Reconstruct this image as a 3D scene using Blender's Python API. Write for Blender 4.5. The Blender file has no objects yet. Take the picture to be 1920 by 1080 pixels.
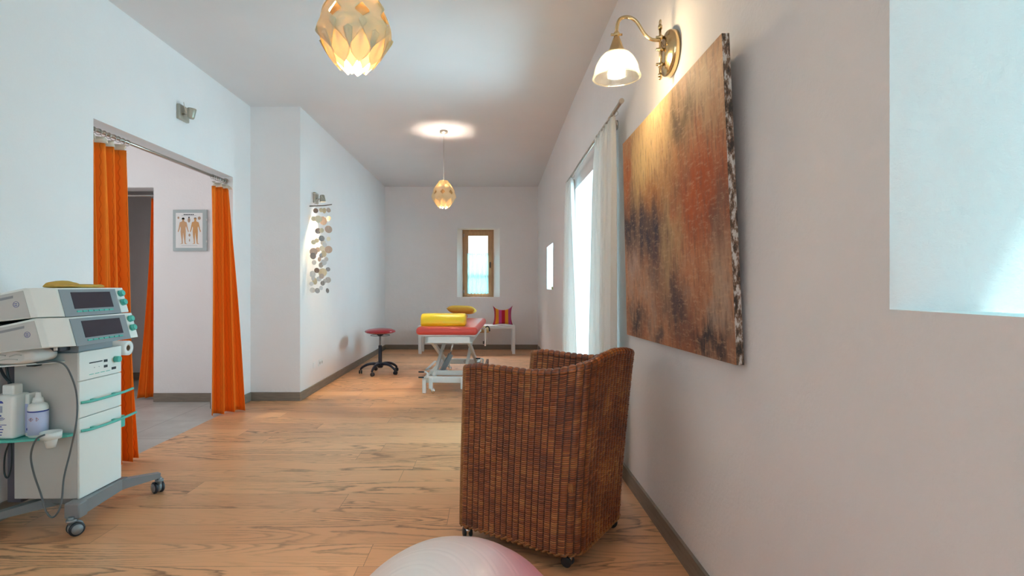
import bpy, bmesh, math, random
import numpy as np
from mathutils import Vector, Matrix

sc = bpy.context.scene
C = sc.collection
random.seed(7)
PI = math.pi

# ------------------------------------------------------------------ camera
CAM_H = 1.30
cam_data = bpy.data.cameras.new('camera')
cam = bpy.data.objects.new('camera', cam_data)
C.objects.link(cam)
cam.location = (0, 0, CAM_H)
cam.rotation_euler = (PI/2, 0, 0)
cam_data.sensor_width = 36.0
cam_data.lens = 36.0*1000.0/1920.0
cam_data.shift_x = 41.0/1920.0
cam_data.shift_y = -4.0/1920.0
cam_data.clip_start = 0.02
sc.camera = cam

# ------------------------------------------------------------------ view / light
sc.view_settings.view_transform = 'Standard'
sc.view_settings.look = 'None'
sc.view_settings.gamma = 1.0
sc.view_settings.use_curve_mapping = False
sc.view_settings.exposure = 2.25
try:
    sc.cycles.use_denoising = True
    sc.cycles.max_bounces = 10
    sc.cycles.diffuse_bounces = 6
    sc.cycles.transparent_max_bounces = 16
    sc.cycles.caustics_reflective = False
    sc.cycles.caustics_refractive = False
    sc.cycles.sample_clamp_indirect = 6.0
except Exception:
    pass

world = bpy.data.worlds.new('world')
sc.world = world
world.use_nodes = True
wn = world.node_tree.nodes; wl = world.node_tree.links
bg = wn['Background']
bg.inputs['Color'].default_value = (0.48, 0.84, 1.0, 1)
bg.inputs['Strength'].default_value = 0.28

def area_light(name, loc, rot, sx, sy, power, col):
    d = bpy.data.lights.new(name, 'AREA'); d.shape = 'RECTANGLE'
    d.size = sx; d.size_y = sy; d.energy = power; d.color = col
    o = bpy.data.objects.new(name, d); C.objects.link(o)
    o.location = loc; o.rotation_euler = rot
    return o
CY = (0.64, 0.87, 1.0)
# daylight outside the glazed door and the niche windows
area_light('daylight_door', (1.70, 4.82, 1.05), (0, PI/2, 0), 1.7, 1.7, 42, (0.50, 0.83, 1.0))
area_light('daylight_niche', (1.62, 0.10, 1.75), (0, PI/2, 0), 1.0, 1.1, 8, (0.08, 0.76, 0.93))
area_light('daylight_small_niche', (1.75, 8.5, 1.6), (0, PI/2, 0), 0.7, 0.7, 26, (0.52, 0.84, 1.0))
area_light('daylight_back', (-0.25, 12.3, 3.6), (math.radians(-48), 0, 0), 1.6, 1.2, 240, (1.0, 0.93, 0.95))
area_light('fill_rear', (-0.9, -3.1, 1.75), (PI/2, 0, PI), 3.0, 2.0, 92, (1.0, 0.91, 0.91))  # added fill lamp behind the viewer
area_light('fill_side_room', (-5.35, 4.2, 1.9), (0, -PI/2, 0), 1.6, 1.8, 8, (0.85, 0.95, 1.0))  # added fill lamp inside the side room, no window there
sun_d = bpy.data.lights.new('sun', 'SUN'); sun_d.energy = 1.1; sun_d.angle = 0.02
sun_d.color = (0.60, 0.96, 1.0)
sun = bpy.data.objects.new('sun', sun_d); C.objects.link(sun)
sun.rotation_euler = Vector((-0.28, 0.82, -1.03)).to_track_quat('-Z', 'Y').to_euler()
sun.location = (4, -6, 8)

def point_light(name, loc, power, col, r=0.03):
    d = bpy.data.lights.new(name, 'POINT'); d.energy = power; d.color = col; d.shadow_soft_size = r
    o = bpy.data.objects.new(name, d); C.objects.link(o); o.location = loc
    return o
WARM = (1.0, 0.80, 0.52)

# ------------------------------------------------------------------ material helpers
def mat(name, col, rough=0.5, metal=0.0, spec=0.5, trans=0.0, coat=0.0, emit=None, estr=0.0, alpha=1.0, sheen=0.0):
    m = bpy.data.materials.new(name); m.use_nodes = True
    b = m.node_tree.nodes['Principled BSDF']
    b.inputs['Base Color'].default_value = (*col, 1)
    b.inputs['Roughness'].default_value = rough
    b.inputs['Metallic'].default_value = metal
    b.inputs['Specular IOR Level'].default_value = spec
    b.inputs['Coat Weight'].default_value = coat
    b.inputs['Alpha'].default_value = alpha
    if sheen: b.inputs['Sheen Weight'].default_value = sheen
    if trans: b.inputs['Transmission Weight'].default_value = trans
    if emit:
        b.inputs['Emission Color'].default_value = (*emit, 1)
        b.inputs['Emission Strength'].default_value = estr
    return m

class NT:
    """small node-graph helper"""
    def __init__(s, m):
        s.m = m; s.n = m.node_tree.nodes; s.l = m.node_tree.links
        s.b = s.n.get('Principled BSDF'); s.out = s.n.get('Material Output')
    def put(s, sock, v):
        if isinstance(v, bpy.types.NodeSocket): s.l.new(v, sock)
        elif v is not None:
            try: sock.default_value = v
            except Exception: sock.default_value = (*v, 1) if len(v) == 3 else v
    def math(s, op, a, b=None, clamp=False):
        n = s.n.new('ShaderNodeMath'); n.operation = op; n.use_clamp = clamp
        s.put(n.inputs[0], a)
        if b is not None: s.put(n.inputs[1], b)
        return n.outputs[0]
    def coord(s, kind='Object'):
        return s.n.new('ShaderNodeTexCoord').outputs[kind]
    def geo(s): return s.n.new('ShaderNodeNewGeometry').outputs['Position']
    def sep(s, v):
        n = s.n.new('ShaderNodeSeparateXYZ'); s.put(n.inputs[0], v); return n.outputs
    def comb(s, x, y, z):
        n = s.n.new('ShaderNodeCombineXYZ')
        s.put(n.inputs[0], x); s.put(n.inputs[1], y); s.put(n.inputs[2], z); return n.outputs[0]
    def mapping(s, v, scale=(1, 1, 1), loc=(0, 0, 0)):
        n = s.n.new('ShaderNodeMapping'); s.put(n.inputs[0], v)
        n.inputs['Scale'].default_value = scale; n.inputs['Location'].default_value = loc
        return n.outputs[0]
    def noise(s, v, scale=5, detail=3, rough=0.5, dist=0.0):
        n = s.n.new('ShaderNodeTexNoise'); s.put(n.inputs['Vector'], v)
        n.inputs['Scale'].default_value = scale; n.inputs['Detail'].default_value = detail
        n.inputs['Roughness'].default_value = rough; n.inputs['Distortion'].default_value = dist
        return n.outputs['Fac']
    def white(s, v):
        n = s.n.new('ShaderNodeTexWhiteNoise'); n.noise_dimensions = '3D'; s.put(n.inputs['Vector'], v)
        return n.outputs['Value']
    def ramp(s, f, stops):
        n = s.n.new('ShaderNodeValToRGB'); s.put(n.inputs[0], f)
        e = n.color_ramp.elements
        while len(e) < len(stops): e.new(0.5)
        for i, (p, c) in enumerate(stops):
            e[i].position = p; e[i].color = (*c, 1) if len(c) == 3 else c
        return n.outputs[0]
    def mix(s, f, a, b, mode='MIX'):
        n = s.n.new('ShaderNodeMix'); n.data_type = 'RGBA'; n.blend_type = mode
        s.put(n.inputs[0], f)
        for k, v in ((6, a), (7, b)):
            if isinstance(v, bpy.types.NodeSocket): s.l.new(v, n.inputs[k])
            else: n.inputs[k].default_value = (*v, 1)
        return n.outputs[2]
    def bump(s, h, strength=0.3, dist=0.01, to=None):
        n = s.n.new('ShaderNodeBump'); s.put(n.inputs['Height'], h)
        n.inputs['Strength'].default_value = strength; n.inputs['Distance'].default_value = dist
        s.l.new(n.outputs[0], (to or s.b).inputs['Normal']); return n
    def base(s, c): s.l.new(c, s.b.inputs['Base Color'])

def plaster(name, col, bump=0.25):
    m = mat(name, col, 0.85, spec=0.25); t = NT(m)
    p = t.geo()
    n1 = t.noise(p, 9, 6, 0.6); n2 = t.noise(p, 70, 4, 0.6)
    n3 = t.noise(p, 2.2, 3, 0.5)
    h = t.math('ADD', t.math('MULTIPLY', n1, 0.6), t.math('MULTIPLY', n2, 0.25))
    h = t.math('ADD', h, t.math('MULTIPLY', n3, 0.9))
    t.bump(h, bump, 0.012)
    k = t.ramp(n3, [(0.3, tuple(c*0.975 for c in col)), (0.7, col)])
    t.base(k)
    return m
M = {}
M['wall'] = plaster('plaster_white', (0.86, 0.81, 0.80), 0.5)
M['ceiling'] = plaster('ceiling_white', (0.77, 0.725, 0.72), 0.05)
M['house'] = plaster('pink_render', (0.85, 0.62, 0.60), 0.1)

def wood_floor():
    m = mat('oak_planks', (0.5, 0.3, 0.15), 0.36, spec=0.45, coat=0.0); t = NT(m)
    x, y, z = t.sep(t.geo())
    W, L = 0.215, 2.3
    row = t.math('FLOOR', t.math('DIVIDE', t.math('ADD', y, 0.11), W))
    rr = t.white(t.comb(row, 3.1, 0.0))
    xs = t.math('ADD', x, t.math('MULTIPLY', rr, 9.0))
    col = t.math('FLOOR', t.math('DIVIDE', xs, L))
    pid = t.white(t.comb(row, col, 1.7))
    off = t.math('MULTIPLY', pid, 37.0)
    # cathedral grain : contour lines of a stretched noise
    v = t.comb(t.math('ADD', t.math('MULTIPLY', x, 0.55), off), t.math('ADD', t.math('MULTIPLY', y, 5.0), off), off)
    n = t.noise(v, 1.0, 1.0, 0.35, 0.35)
    wig = t.noise(t.mapping(t.geo(), (8, 40, 1)), 1.0, 3, 0.6)
    ph = t.math('ADD', t.math('MULTIPLY', n, 22.0), t.math('MULTIPLY', wig, 0.9))
    fr = t.math('FRACT', ph)
    line = t.ramp(fr, [(0.0, (0.3,)*3), (0.08, (0.0,)*3), (0.55, (0.05,)*3), (0.86, (1.0,)*3), (0.94, (1.0,)*3), (1.0, (0.3,)*3)])
    # break lines into pores
    por = t.noise(t.mapping(t.geo(), (14, 150, 1)), 1.0, 3, 0.65)
    lineb = t.math('MULTIPLY', line, t.ramp(por, [(0.30, (0.15,)*3), (0.52, (1.0,)*3)]))
    fine = t.noise(t.mapping(t.geo(), (3, 230, 1)), 1.0, 4, 0.6)
    vis = t.ramp(t.noise(t.comb(t.math('ADD', t.math('MULTIPLY', x, 0.8), off), t.math('MULTIPLY', y, 3.0), off), 1.0, 1, 0.4), [(0.40, (0.15,)*3), (0.62, (1.0,)*3)])
    base = t.ramp(pid, [(0.0, (0.68, 0.33, 0.16)), (0.35, (0.79, 0.40, 0.195)), (0.7, (0.86, 0.46, 0.23)), (1.0, (0.71, 0.35, 0.175))])
    c1 = t.mix(t.math('MULTIPLY', t.math('SUBTRACT', fine, 0.25), 0.5, True), base, (0.50, 0.225, 0.10))
    c2 = t.mix(t.math('MULTIPLY', t.math('MULTIPLY', lineb, vis), 0.78, True), c1, (0.15, 0.065, 0.028))
    # seams
    fy = t.math('FRACT', t.math('DIVIDE', t.math('ADD', y, 0.11), W))
    fx = t.math('FRACT', t.math('DIVIDE', xs, L))
    sy = t.math('LESS_THAN', fy, 0.012); sx = t.math('LESS_THAN', fx, 0.0012)
    seam = t.math('MAXIMUM', sy, sx)
    c3 = t.mix(t.math('MULTIPLY', seam, 0.65), c2, (0.10, 0.055, 0.03))
    t.base(c3)
    rg = t.math('ADD', 0.30, t.math('MULTIPLY', por, 0.18))
    t.l.new(rg, t.b.inputs['Roughness'])
    t.bump(t.math('SUBTRACT', 1.0, t.math('ADD', t.math('MULTIPLY', lineb, 0.4), seam)), 0.2, 0.002)
    return m
M['floor'] = wood_floor()

def tiles():
    m = mat('stone_tiles', (0.5, 0.48, 0.45), 0.4); t = NT(m)
    x, y, z = t.sep(t.geo())
    fx = t.math('FRACT', t.math('DIVIDE', t.math('ADD', x, 0.12), 0.6))
    fy = t.math('FRACT', t.math('DIVIDE', t.math('ADD', y, 0.27), 0.6))
    g = t.math('MAXIMUM', t.math('LESS_THAN', fx, 0.012), t.math('LESS_THAN', fy, 0.012))
    n = t.noise(t.geo(), 3.5, 5, 0.6)
    c = t.ramp(n, [(0.3, (0.40, 0.37, 0.34)), (0.7, (0.52, 0.49, 0.455))])
    t.base(t.mix(g, c, (0.25, 0.235, 0.22)))
    return m
M['tile'] = tiles()

def woodgrain(name, c0, c1, scale=(40, 40, 2), rough=0.45):
    m = mat(name, c0, rough); t = NT(m)
    n = t.noise(t.mapping(t.coord('Object'), scale), 1.0, 4, 0.6)
    t.base(t.ramp(n, [(0.3, c0), (0.7, c1)])); return m
M['skirt'] = woodgrain('skirting_wood', (0.19, 0.15, 0.12), (0.27, 0.215, 0.17), (6, 6, 60), 0.55)
M['oak'] = woodgrain('window_oak', (0.42, 0.22, 0.10), (0.55, 0.31, 0.15), (30, 30, 4))
M['white_paint'] = mat('white_paint', (0.80, 0.80, 0.80), 0.4)
M['bench'] = mat('bench_white', (0.74, 0.72, 0.71), 0.5)
M['steel'] = mat('brushed_steel', (0.55, 0.53, 0.51), 0.28, 1.0)
M['nickel'] = mat('satin_nickel', (0.50, 0.44, 0.38), 0.35, 1.0)
M['brass'] = mat('antique_brass', (0.62, 0.47, 0.26), 0.24, 1.0)
M['chrome'] = mat('chrome', (0.85, 0.85, 0.86), 0.08, 1.0)
M['dark'] = mat('dark_plastic', (0.025, 0.024, 0.03), 0.4)
M['navy'] = mat('navy_black_plastic', (0.012, 0.014, 0.035), 0.3)
M['grey'] = mat('grey_metal', (0.24, 0.25, 0.265), 0.4, 0.2)
M['greypanel'] = mat('grey_panel', (0.27, 0.29, 0.31), 0.45)
M['cream'] = mat('cream_plastic', (0.82, 0.81, 0.77), 0.45)
M['beige'] = mat('beige_plastic', (0.55, 0.52, 0.49), 0.5)
M['teal'] = mat('teal_plastic', (0.10, 0.50, 0.42), 0.3)
M['screen'] = mat('dark_screen', (0.045, 0.035, 0.05), 0.2)
M['redvinyl'] = mat('red_vinyl', (0.62, 0.06, 0.05), 0.32, coat=0.2)
M['coral'] = mat('coral_vinyl', (0.68, 0.075, 0.06), 0.34, coat=0.15)
M['stoolred'] = mat('crimson_vinyl', (0.42, 0.012, 0.03), 0.28, coat=0.3)
M['yellow'] = mat('yellow_vinyl', (0.95, 0.68, 0.02), 0.36, coat=0.1)
M['pillow'] = mat('mustard_cloth', (0.72, 0.42, 0.06), 0.8)
M['towel'] = mat('terry_white', (0.72, 0.66, 0.62), 0.95)
M['ochre'] = mat('ochre_cloth', (0.62, 0.36, 0.07), 0.9)
M['paper'] = mat('paper_white', (0.82, 0.80, 0.78), 0.8)
M['card'] = mat('cardboard', (0.20, 0.10, 0.05), 0.8)
M['cable'] = mat('grey_cable', (0.12, 0.13, 0.14), 0.45)
M['blue'] = mat('blue_print', (0.03, 0.05, 0.30), 0.5)
M['red'] = mat('red_print', (0.6, 0.05, 0.04), 0.5)
M['black'] = mat('black_print', (0.02, 0.02, 0.025), 0.5)
M['skyprint'] = mat('pale_blue_print', (0.42, 0.47, 0.72), 0.5)
M['wheel'] = mat('wheel_rubber', (0.02, 0.02, 0.03), 0.4)
M['palew'] = mat('frame_powder_white', (0.74, 0.78, 0.78), 0.32)
M['rubbergrey'] = mat('grey_actuator', (0.25, 0.27, 0.29), 0.35, 0.4)
M['bottle'] = mat('white_bottle', (0.78, 0.77, 0.74), 0.35)
M['clearblue'] = mat('blue_tinted_bottle', (0.35, 0.47, 0.62), 0.2)
M['olive'] = mat('olive_box', (0.35, 0.33, 0.03), 0.5)
M['twig'] = mat('driftwood', (0.13, 0.075, 0.045), 0.7)
M['skin'] = mat('printed_skin', (0.60, 0.33, 0.16), 0.6)
M['hair'] = mat('printed_hair', (0.03, 0.025, 0.03), 0.6)
M['glassframe'] = mat('frosted_glass_margin', (0.42, 0.47, 0.47), 0.2)
M['tape'] = mat('header_tape', (0.75, 0.62, 0.50), 0.8)

def thin_glass(name, tint=(1, 1, 1), refl=0.05):
    m = bpy.data.materials.new(name); m.use_nodes = True; t = NT(m)
    t.n.remove(t.b)
    tr = t.n.new('ShaderNodeBsdfTransparent'); tr.inputs[0].default_value = (*tint, 1)
    gl = t.n.new('ShaderNodeBsdfGlossy'); gl.inputs['Roughness'].default_value = 0.02
    mx = t.n.new('ShaderNodeMixShader'); mx.inputs[0].default_value = refl
    t.l.new(tr.outputs[0], mx.inputs[1]); t.l.new(gl.outputs[0], mx.inputs[2])
    t.l.new(mx.outputs[0], t.out.inputs[0]); return m
M['glass'] = thin_glass('window_glass', (0.93, 0.97, 0.97))

def translucent(name, col, frac=0.45, tcol=None, see=0.0, bump=None, rough=0.8):
    m = bpy.data.materials.new(name); m.use_nodes = True; t = NT(m)
    t.b.inputs['Roughness'].default_value = rough
    t.b.inputs['Base Color'].default_value = (*col, 1)
    t.b.inputs['Specular IOR Level'].default_value = 0.2
    tl = t.n.new('ShaderNodeBsdfTranslucent'); tl.inputs[0].default_value = (*(tcol or col), 1)
    mx = t.n.new('ShaderNodeMixShader'); mx.inputs[0].default_value = frac
    t.l.new(t.b.outputs[0], mx.inputs[1]); t.l.new(tl.outputs[0], mx.inputs[2])
    last = mx.outputs[0]
    if see:
        tr = t.n.new('ShaderNodeBsdfTransparent'); m2 = t.n.new('ShaderNodeMixShader'); m2.inputs[0].default_value = see
        t.l.new(last, m2.inputs[1]); t.l.new(tr.outputs[0], m2.inputs[2]); last = m2.outputs[0]
    t.l.new(last, t.out.inputs[0]); return m, t, tl
M['shade'], _, _ = translucent('lamp_plastic', (0.95, 0.85, 0.66), 0.52, (1.0, 0.90, 0.68), rough=0.4)
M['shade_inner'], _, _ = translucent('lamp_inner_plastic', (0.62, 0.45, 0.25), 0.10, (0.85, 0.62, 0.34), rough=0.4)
M['voile'], _, _ = translucent('white_voile', (0.86, 0.83, 0.80), 0.18, (0.88, 0.90, 0.90))
M['cafe'], _, _ = translucent('cafe_voile', (0.40, 0.62, 0.64), 0.45, (0.30, 0.62, 0.66), see=0.12)
def orange_cloth():
    m, t, tl = translucent('orange_crinkle_cloth', (1.0, 0.25, 0.02), 0.10, (1.0, 0.28, 0.01))
    uv = t.coord('UV'); u, v, _ = t.sep(uv)
    wig = t.math('MULTIPLY', t.math('SINE', t.math('MULTIPLY', v, 190.0)), 0.0035)
    fr = t.math('FRACT', t.math('MULTIPLY', t.math('ADD', u, wig), 26.0))
    st = t.math('LESS_THAN', t.math('ABSOLUTE', t.math('SUBTRACT', fr, 0.5)), 0.07)
    c = t.mix(t.math('MULTIPLY', st, 0.45), (1.0, 0.245, 0.02), (0.58, 0.09, 0.008))
    t.base(c)
    t.bump(t.math('SUBTRACT', 1.0, st), 0.4, 0.004)
    return m
M['orange'] = orange_cloth()

def clear_ribbed():
    m = bpy.data.materials.new('ribbed_glass'); m.use_nodes = True; t = NT(m); t.n.remove(t.b)
    tr = t.n.new('ShaderNodeBsdfTransparent'); tr.inputs[0].default_value = (1.0, 0.98, 0.92, 1)
    tl = t.n.new('ShaderNodeBsdfTranslucent'); tl.inputs[0].default_value = (1.0, 0.97, 0.88, 1)
    gl = t.n.new('ShaderNodeBsdfGlossy'); gl.inputs['Roughness'].default_value = 0.12
    m1 = t.n.new('ShaderNodeMixShader'); m1.inputs[0].default_value = 0.09
    m2 = t.n.new('ShaderNodeMixShader'); m2.inputs[0].default_value = 0.16
    t.l.new(tr.outputs[0], m1.inputs[1]); t.l.new(tl.outputs[0], m1.inputs[2])
    t.l.new(m1.outputs[0], m2.inputs[1]); t.l.new(gl.outputs[0], m2.inputs[2]); t.l.new(m2.outputs[0], t.out.inputs[0])
    return m
M['ribbed'] = clear_ribbed()
M['bulb'] = mat('lit_bulb', (1, 1, 1), 0.3, emit=(1.0, 0.90, 0.72), estr=3)
M['led'] = mat('lit_spot_face', (1, 1, 1), 0.3, emit=(1.0, 0.93, 0.8), estr=10)

def wicker():
    m = mat('woven_rattan', (0.3, 0.12, 0.04), 0.36, spec=0.5, coat=0.15); t = NT(m)
    u, v, _ = t.sep(t.coord('UV'))
    cu = t.math('FLOOR', u); cv = t.math('FLOOR', v)
    r1 = t.white(t.comb(cu, cv, 0.3)); r2 = t.noise(t.comb(t.math('MULTIPLY', cu, 0.35), t.math('MULTIPLY', v, 0.05), 0.0), 1.0, 2, 0.5)
    c = t.ramp(t.math('ADD', t.math('MULTIPLY', r1, 0.22), t.math('MULTIPLY', r2, 0.78)),
               [(0.25, (0.12, 0.026, 0.008)), (0.42, (0.25, 0.058, 0.013)), (0.56, (0.38, 0.105, 0.022)), (0.74, (0.55, 0.22, 0.055))])
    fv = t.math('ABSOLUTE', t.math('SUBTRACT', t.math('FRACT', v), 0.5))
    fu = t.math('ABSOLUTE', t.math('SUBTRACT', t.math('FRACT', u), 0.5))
    g = t.math('MAXIMUM', t.ramp(fv, [(0.27, (0,)*3), (0.46, (1,)*3)]), t.ramp(fu, [(0.33, (0,)*3), (0.46, (1,)*3)]))  # gaps between strands and columns: shade painted into the colour
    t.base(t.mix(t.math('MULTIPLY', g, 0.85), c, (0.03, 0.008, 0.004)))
    return m
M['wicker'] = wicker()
M['rattan'] = woodgrain('rattan_cane', (0.22, 0.07, 0.02), (0.40, 0.17, 0.05), (60, 60, 60), 0.35)

def ball_mat():
    m = mat('pearl_pink_vinyl', (0.8, 0.6, 0.6), 0.38, spec=0.4, coat=0.1); t = NT(m)
    p = t.coord('Object')
    n = t.noise(p, 4.0, 3, 0.6, 1.5)
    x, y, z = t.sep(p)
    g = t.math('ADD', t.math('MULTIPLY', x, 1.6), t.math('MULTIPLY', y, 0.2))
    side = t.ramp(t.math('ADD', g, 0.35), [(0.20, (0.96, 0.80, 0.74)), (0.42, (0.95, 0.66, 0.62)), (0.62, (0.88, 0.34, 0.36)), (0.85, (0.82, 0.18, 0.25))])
    ye = t.ramp(n, [(0.55, (0,)*3), (0.68, (1,)*3)])
    t.base(t.mix(t.math('MULTIPLY', ye, 0.30), side, (0.85, 0.72, 0.30)))
    return m
M['ball'] = ball_mat()

def painting_mat():
    m = mat('abstract_oil', (0.4, 0.2, 0.1), 0.6, spec=0.2); t = NT(m)
    uv = t.coord('UV'); u, v, _ = t.sep(uv)
    # distort the coordinates with streaky noise
    d1 = t.noise(t.mapping(uv, (7, 3.0, 1)), 1.0, 5, 0.65); d2 = t.noise(t.mapping(uv, (9, 3.5, 1), (5, 3, 0)), 1.0, 5, 0.65)
    streak = t.noise(t.mapping(uv, (38, 4.5, 1)), 1.0, 5, 0.7)
    U = t.math('ADD', u, t.math('MULTIPLY', t.math('SUBTRACT', d1, 0.5), 0.42))
    V = t.math('ADD', v, t.math('MULTIPLY', t.math('SUBTRACT', d2, 0.5), 0.42))
    V = t.math('ADD', V, t.math('MULTIPLY', t.math('SUBTRACT', streak, 0.5), 0.22))
    big = t.noise(t.mapping(uv, (4, 2.5, 1), (9, 1, 0)), 1.0, 6, 0.65)
    c = t.ramp(big, [(0.30, (0.16, 0.07, 0.05)), (0.45, (0.33, 0.125, 0.065)), (0.56, (0.42, 0.20, 0.11)), (0.70, (0.36, 0.25, 0.19))])
    def blob(c, u0, v0, ru, rv, col, k=1.0):
        a = t.math('DIVIDE', t.math('SUBTRACT', U, u0), ru); b = t.math('DIVIDE', t.math('SUBTRACT', V, v0), rv)
        r = t.math('ADD', t.math('MULTIPLY', a, a), t.math('MULTIPLY', b, b))
        f = t.math('MULTIPLY', t.math('POWER', 2.718, t.math('MULTIPLY', r, -1.0)), k, True)
        return t.mix(f, c, col)
    c = blob(c, 0.30, 0.80, 0.22, 0.30, (0.60, 0.42, 0.19), 0.9)
    c = blob(c, 0.50, 0.90, 0.30, 0.14, (0.55, 0.39, 0.20), 0.8)
    c = blob(c, 0.06, 0.80, 0.06, 0.16, (0.42, 0.11, 0.035), 0.8)
    c = blob(c, 0.42, 0.64, 0.16, 0.10, (0.50, 0.19, 0.06), 0.8)
    c = blob(c, 0.85, 0.86, 0.18, 0.16, (0.46, 0.30, 0.17), 0.85)
    c = blob(c, 0.68, 0.85, 0.11, 0.13, (0.12, 0.085, 0.05), 1.0)
    c = blob(c, 0.86, 0.55, 0.17, 0.16, (0.38, 0.09, 0.035), 0.9)
    c = blob(c, 0.55, 0.44, 0.08, 0.26, (0.40, 0.27, 0.14), 0.9)
    c = blob(c, 0.12, 0.36, 0.10, 0.13, (0.36, 0.27, 0.23), 0.7)
    c = blob(c, 0.06, 0.56, 0.15, 0.13, (0.03, 0.025, 0.035), 1.0)
    c = blob(c, 0.28, 0.50, 0.10, 0.12, (0.05, 0.035, 0.045), 1.0)
    c = blob(c, 0.42, 0.46, 0.10, 0.20, (0.03, 0.025, 0.04), 1.0)
    c = blob(c, 0.93, 0.45, 0.06, 0.14, (0.06, 0.035, 0.03), 0.7)
    c = blob(c, 0.62, 0.18, 0.13, 0.10, (0.06, 0.04, 0.045), 0.95)
    c = blob(c, 0.16, 0.07, 0.14, 0.07, (0.04, 0.028, 0.03), 1.0)
    c = blob(c, 0.84, 0.05, 0.14, 0.07, (0.03, 0.025, 0.03), 1.0)
    c = blob(c, 0.42, 0.05, 0.05, 0.06, (0.05, 0.04, 0.045), 0.8)
    c = blob(c, 0.95, 0.25, 0.06, 0.18, (0.36, 0.26, 0.19), 0.7)
    s2 = t.noise(t.mapping(uv, (70, 9, 1), (2, 2, 0)), 1.0, 5, 0.75)
    c = t.mix(t.math('MULTIPLY', t.ramp(s2, [(0.50, (0,)*3), (0.64, (1,)*3)]), 0.55), c, (0.12, 0.065, 0.05))
    s3 = t.noise(t.mapping(uv, (24, 60, 1), (7, 2, 0)), 1.0, 4, 0.75)
    c = t.mix(t.math('MULTIPLY', t.ramp(s3, [(0.52, (0,)*3), (0.66, (1,)*3)]), 0.40), c, (0.52, 0.34, 0.22))
    hs = t.n.new('ShaderNodeHueSaturation'); hs.inputs['Saturation'].default_value = 1.05; hs.inputs['Value'].default_value = 1.25
    t.l.new(c, hs.inputs['Color']); t.base(hs.outputs[0]); t.bump(t.math('ADD', s2, s3), 0.25, 0.003)
    return m
M['painting'] = painting_mat()
def bark():
    m = mat('painted_canvas_edge', (0.3, 0.25, 0.2), 0.8); t = NT(m)
    n = t.noise(t.mapping(t.geo(), (60, 60, 22)), 1.0, 5, 0.7)
    t.base(t.ramp(n, [(0.40, (0.05, 0.035, 0.03)), (0.50, (0.22, 0.13, 0.08)), (0.58, (0.62, 0.58, 0.54))]))
    t.bump(n, 0.6, 0.01); return m
M['bark'] = bark()
def stripes():
    m = mat('striped_cushion_cloth', (0.5, 0.1, 0.1), 0.85); t = NT(m)
    u, v, _ = t.sep(t.coord('UV'))
    n = t.n.new('ShaderNodeValToRGB'); n.color_ramp.interpolation = 'CONSTANT'
    st = [(0.0, (0.38, 0.01, 0.04)), (0.10, (0.80, 0.28, 0.01)), (0.28, (0.55, 0.06, 0.22)), (0.44, (0.52, 0.004, 0.02)), (0.62, (0.80, 0.28, 0.01)), (0.80, (0.50, 0.06, 0.20)), (0.95, (0.38, 0.01, 0.04))]
    e = n.color_ramp.elements
    while len(e) < len(st): e.new(0.5)
    for i, (p, c) in enumerate(st): e[i].position = p; e[i].color = (*c, 1)
    t.l.new(u, n.inputs[0]); t.base(n.outputs[0]); return m
M['stripes'] = stripes()
SHELL = [mat('shell_disc_%s' % k, c, 0.35, spec=0.5, coat=0.2) for k, c in (('cream', (0.70, 0.60, 0.42)), ('rose', (0.50, 0.36, 0.29)), ('brown', (0.26, 0.16, 0.12)), ('pearl', (0.62, 0.60, 0.60)), ('grey', (0.34, 0.31, 0.31)))]

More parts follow.
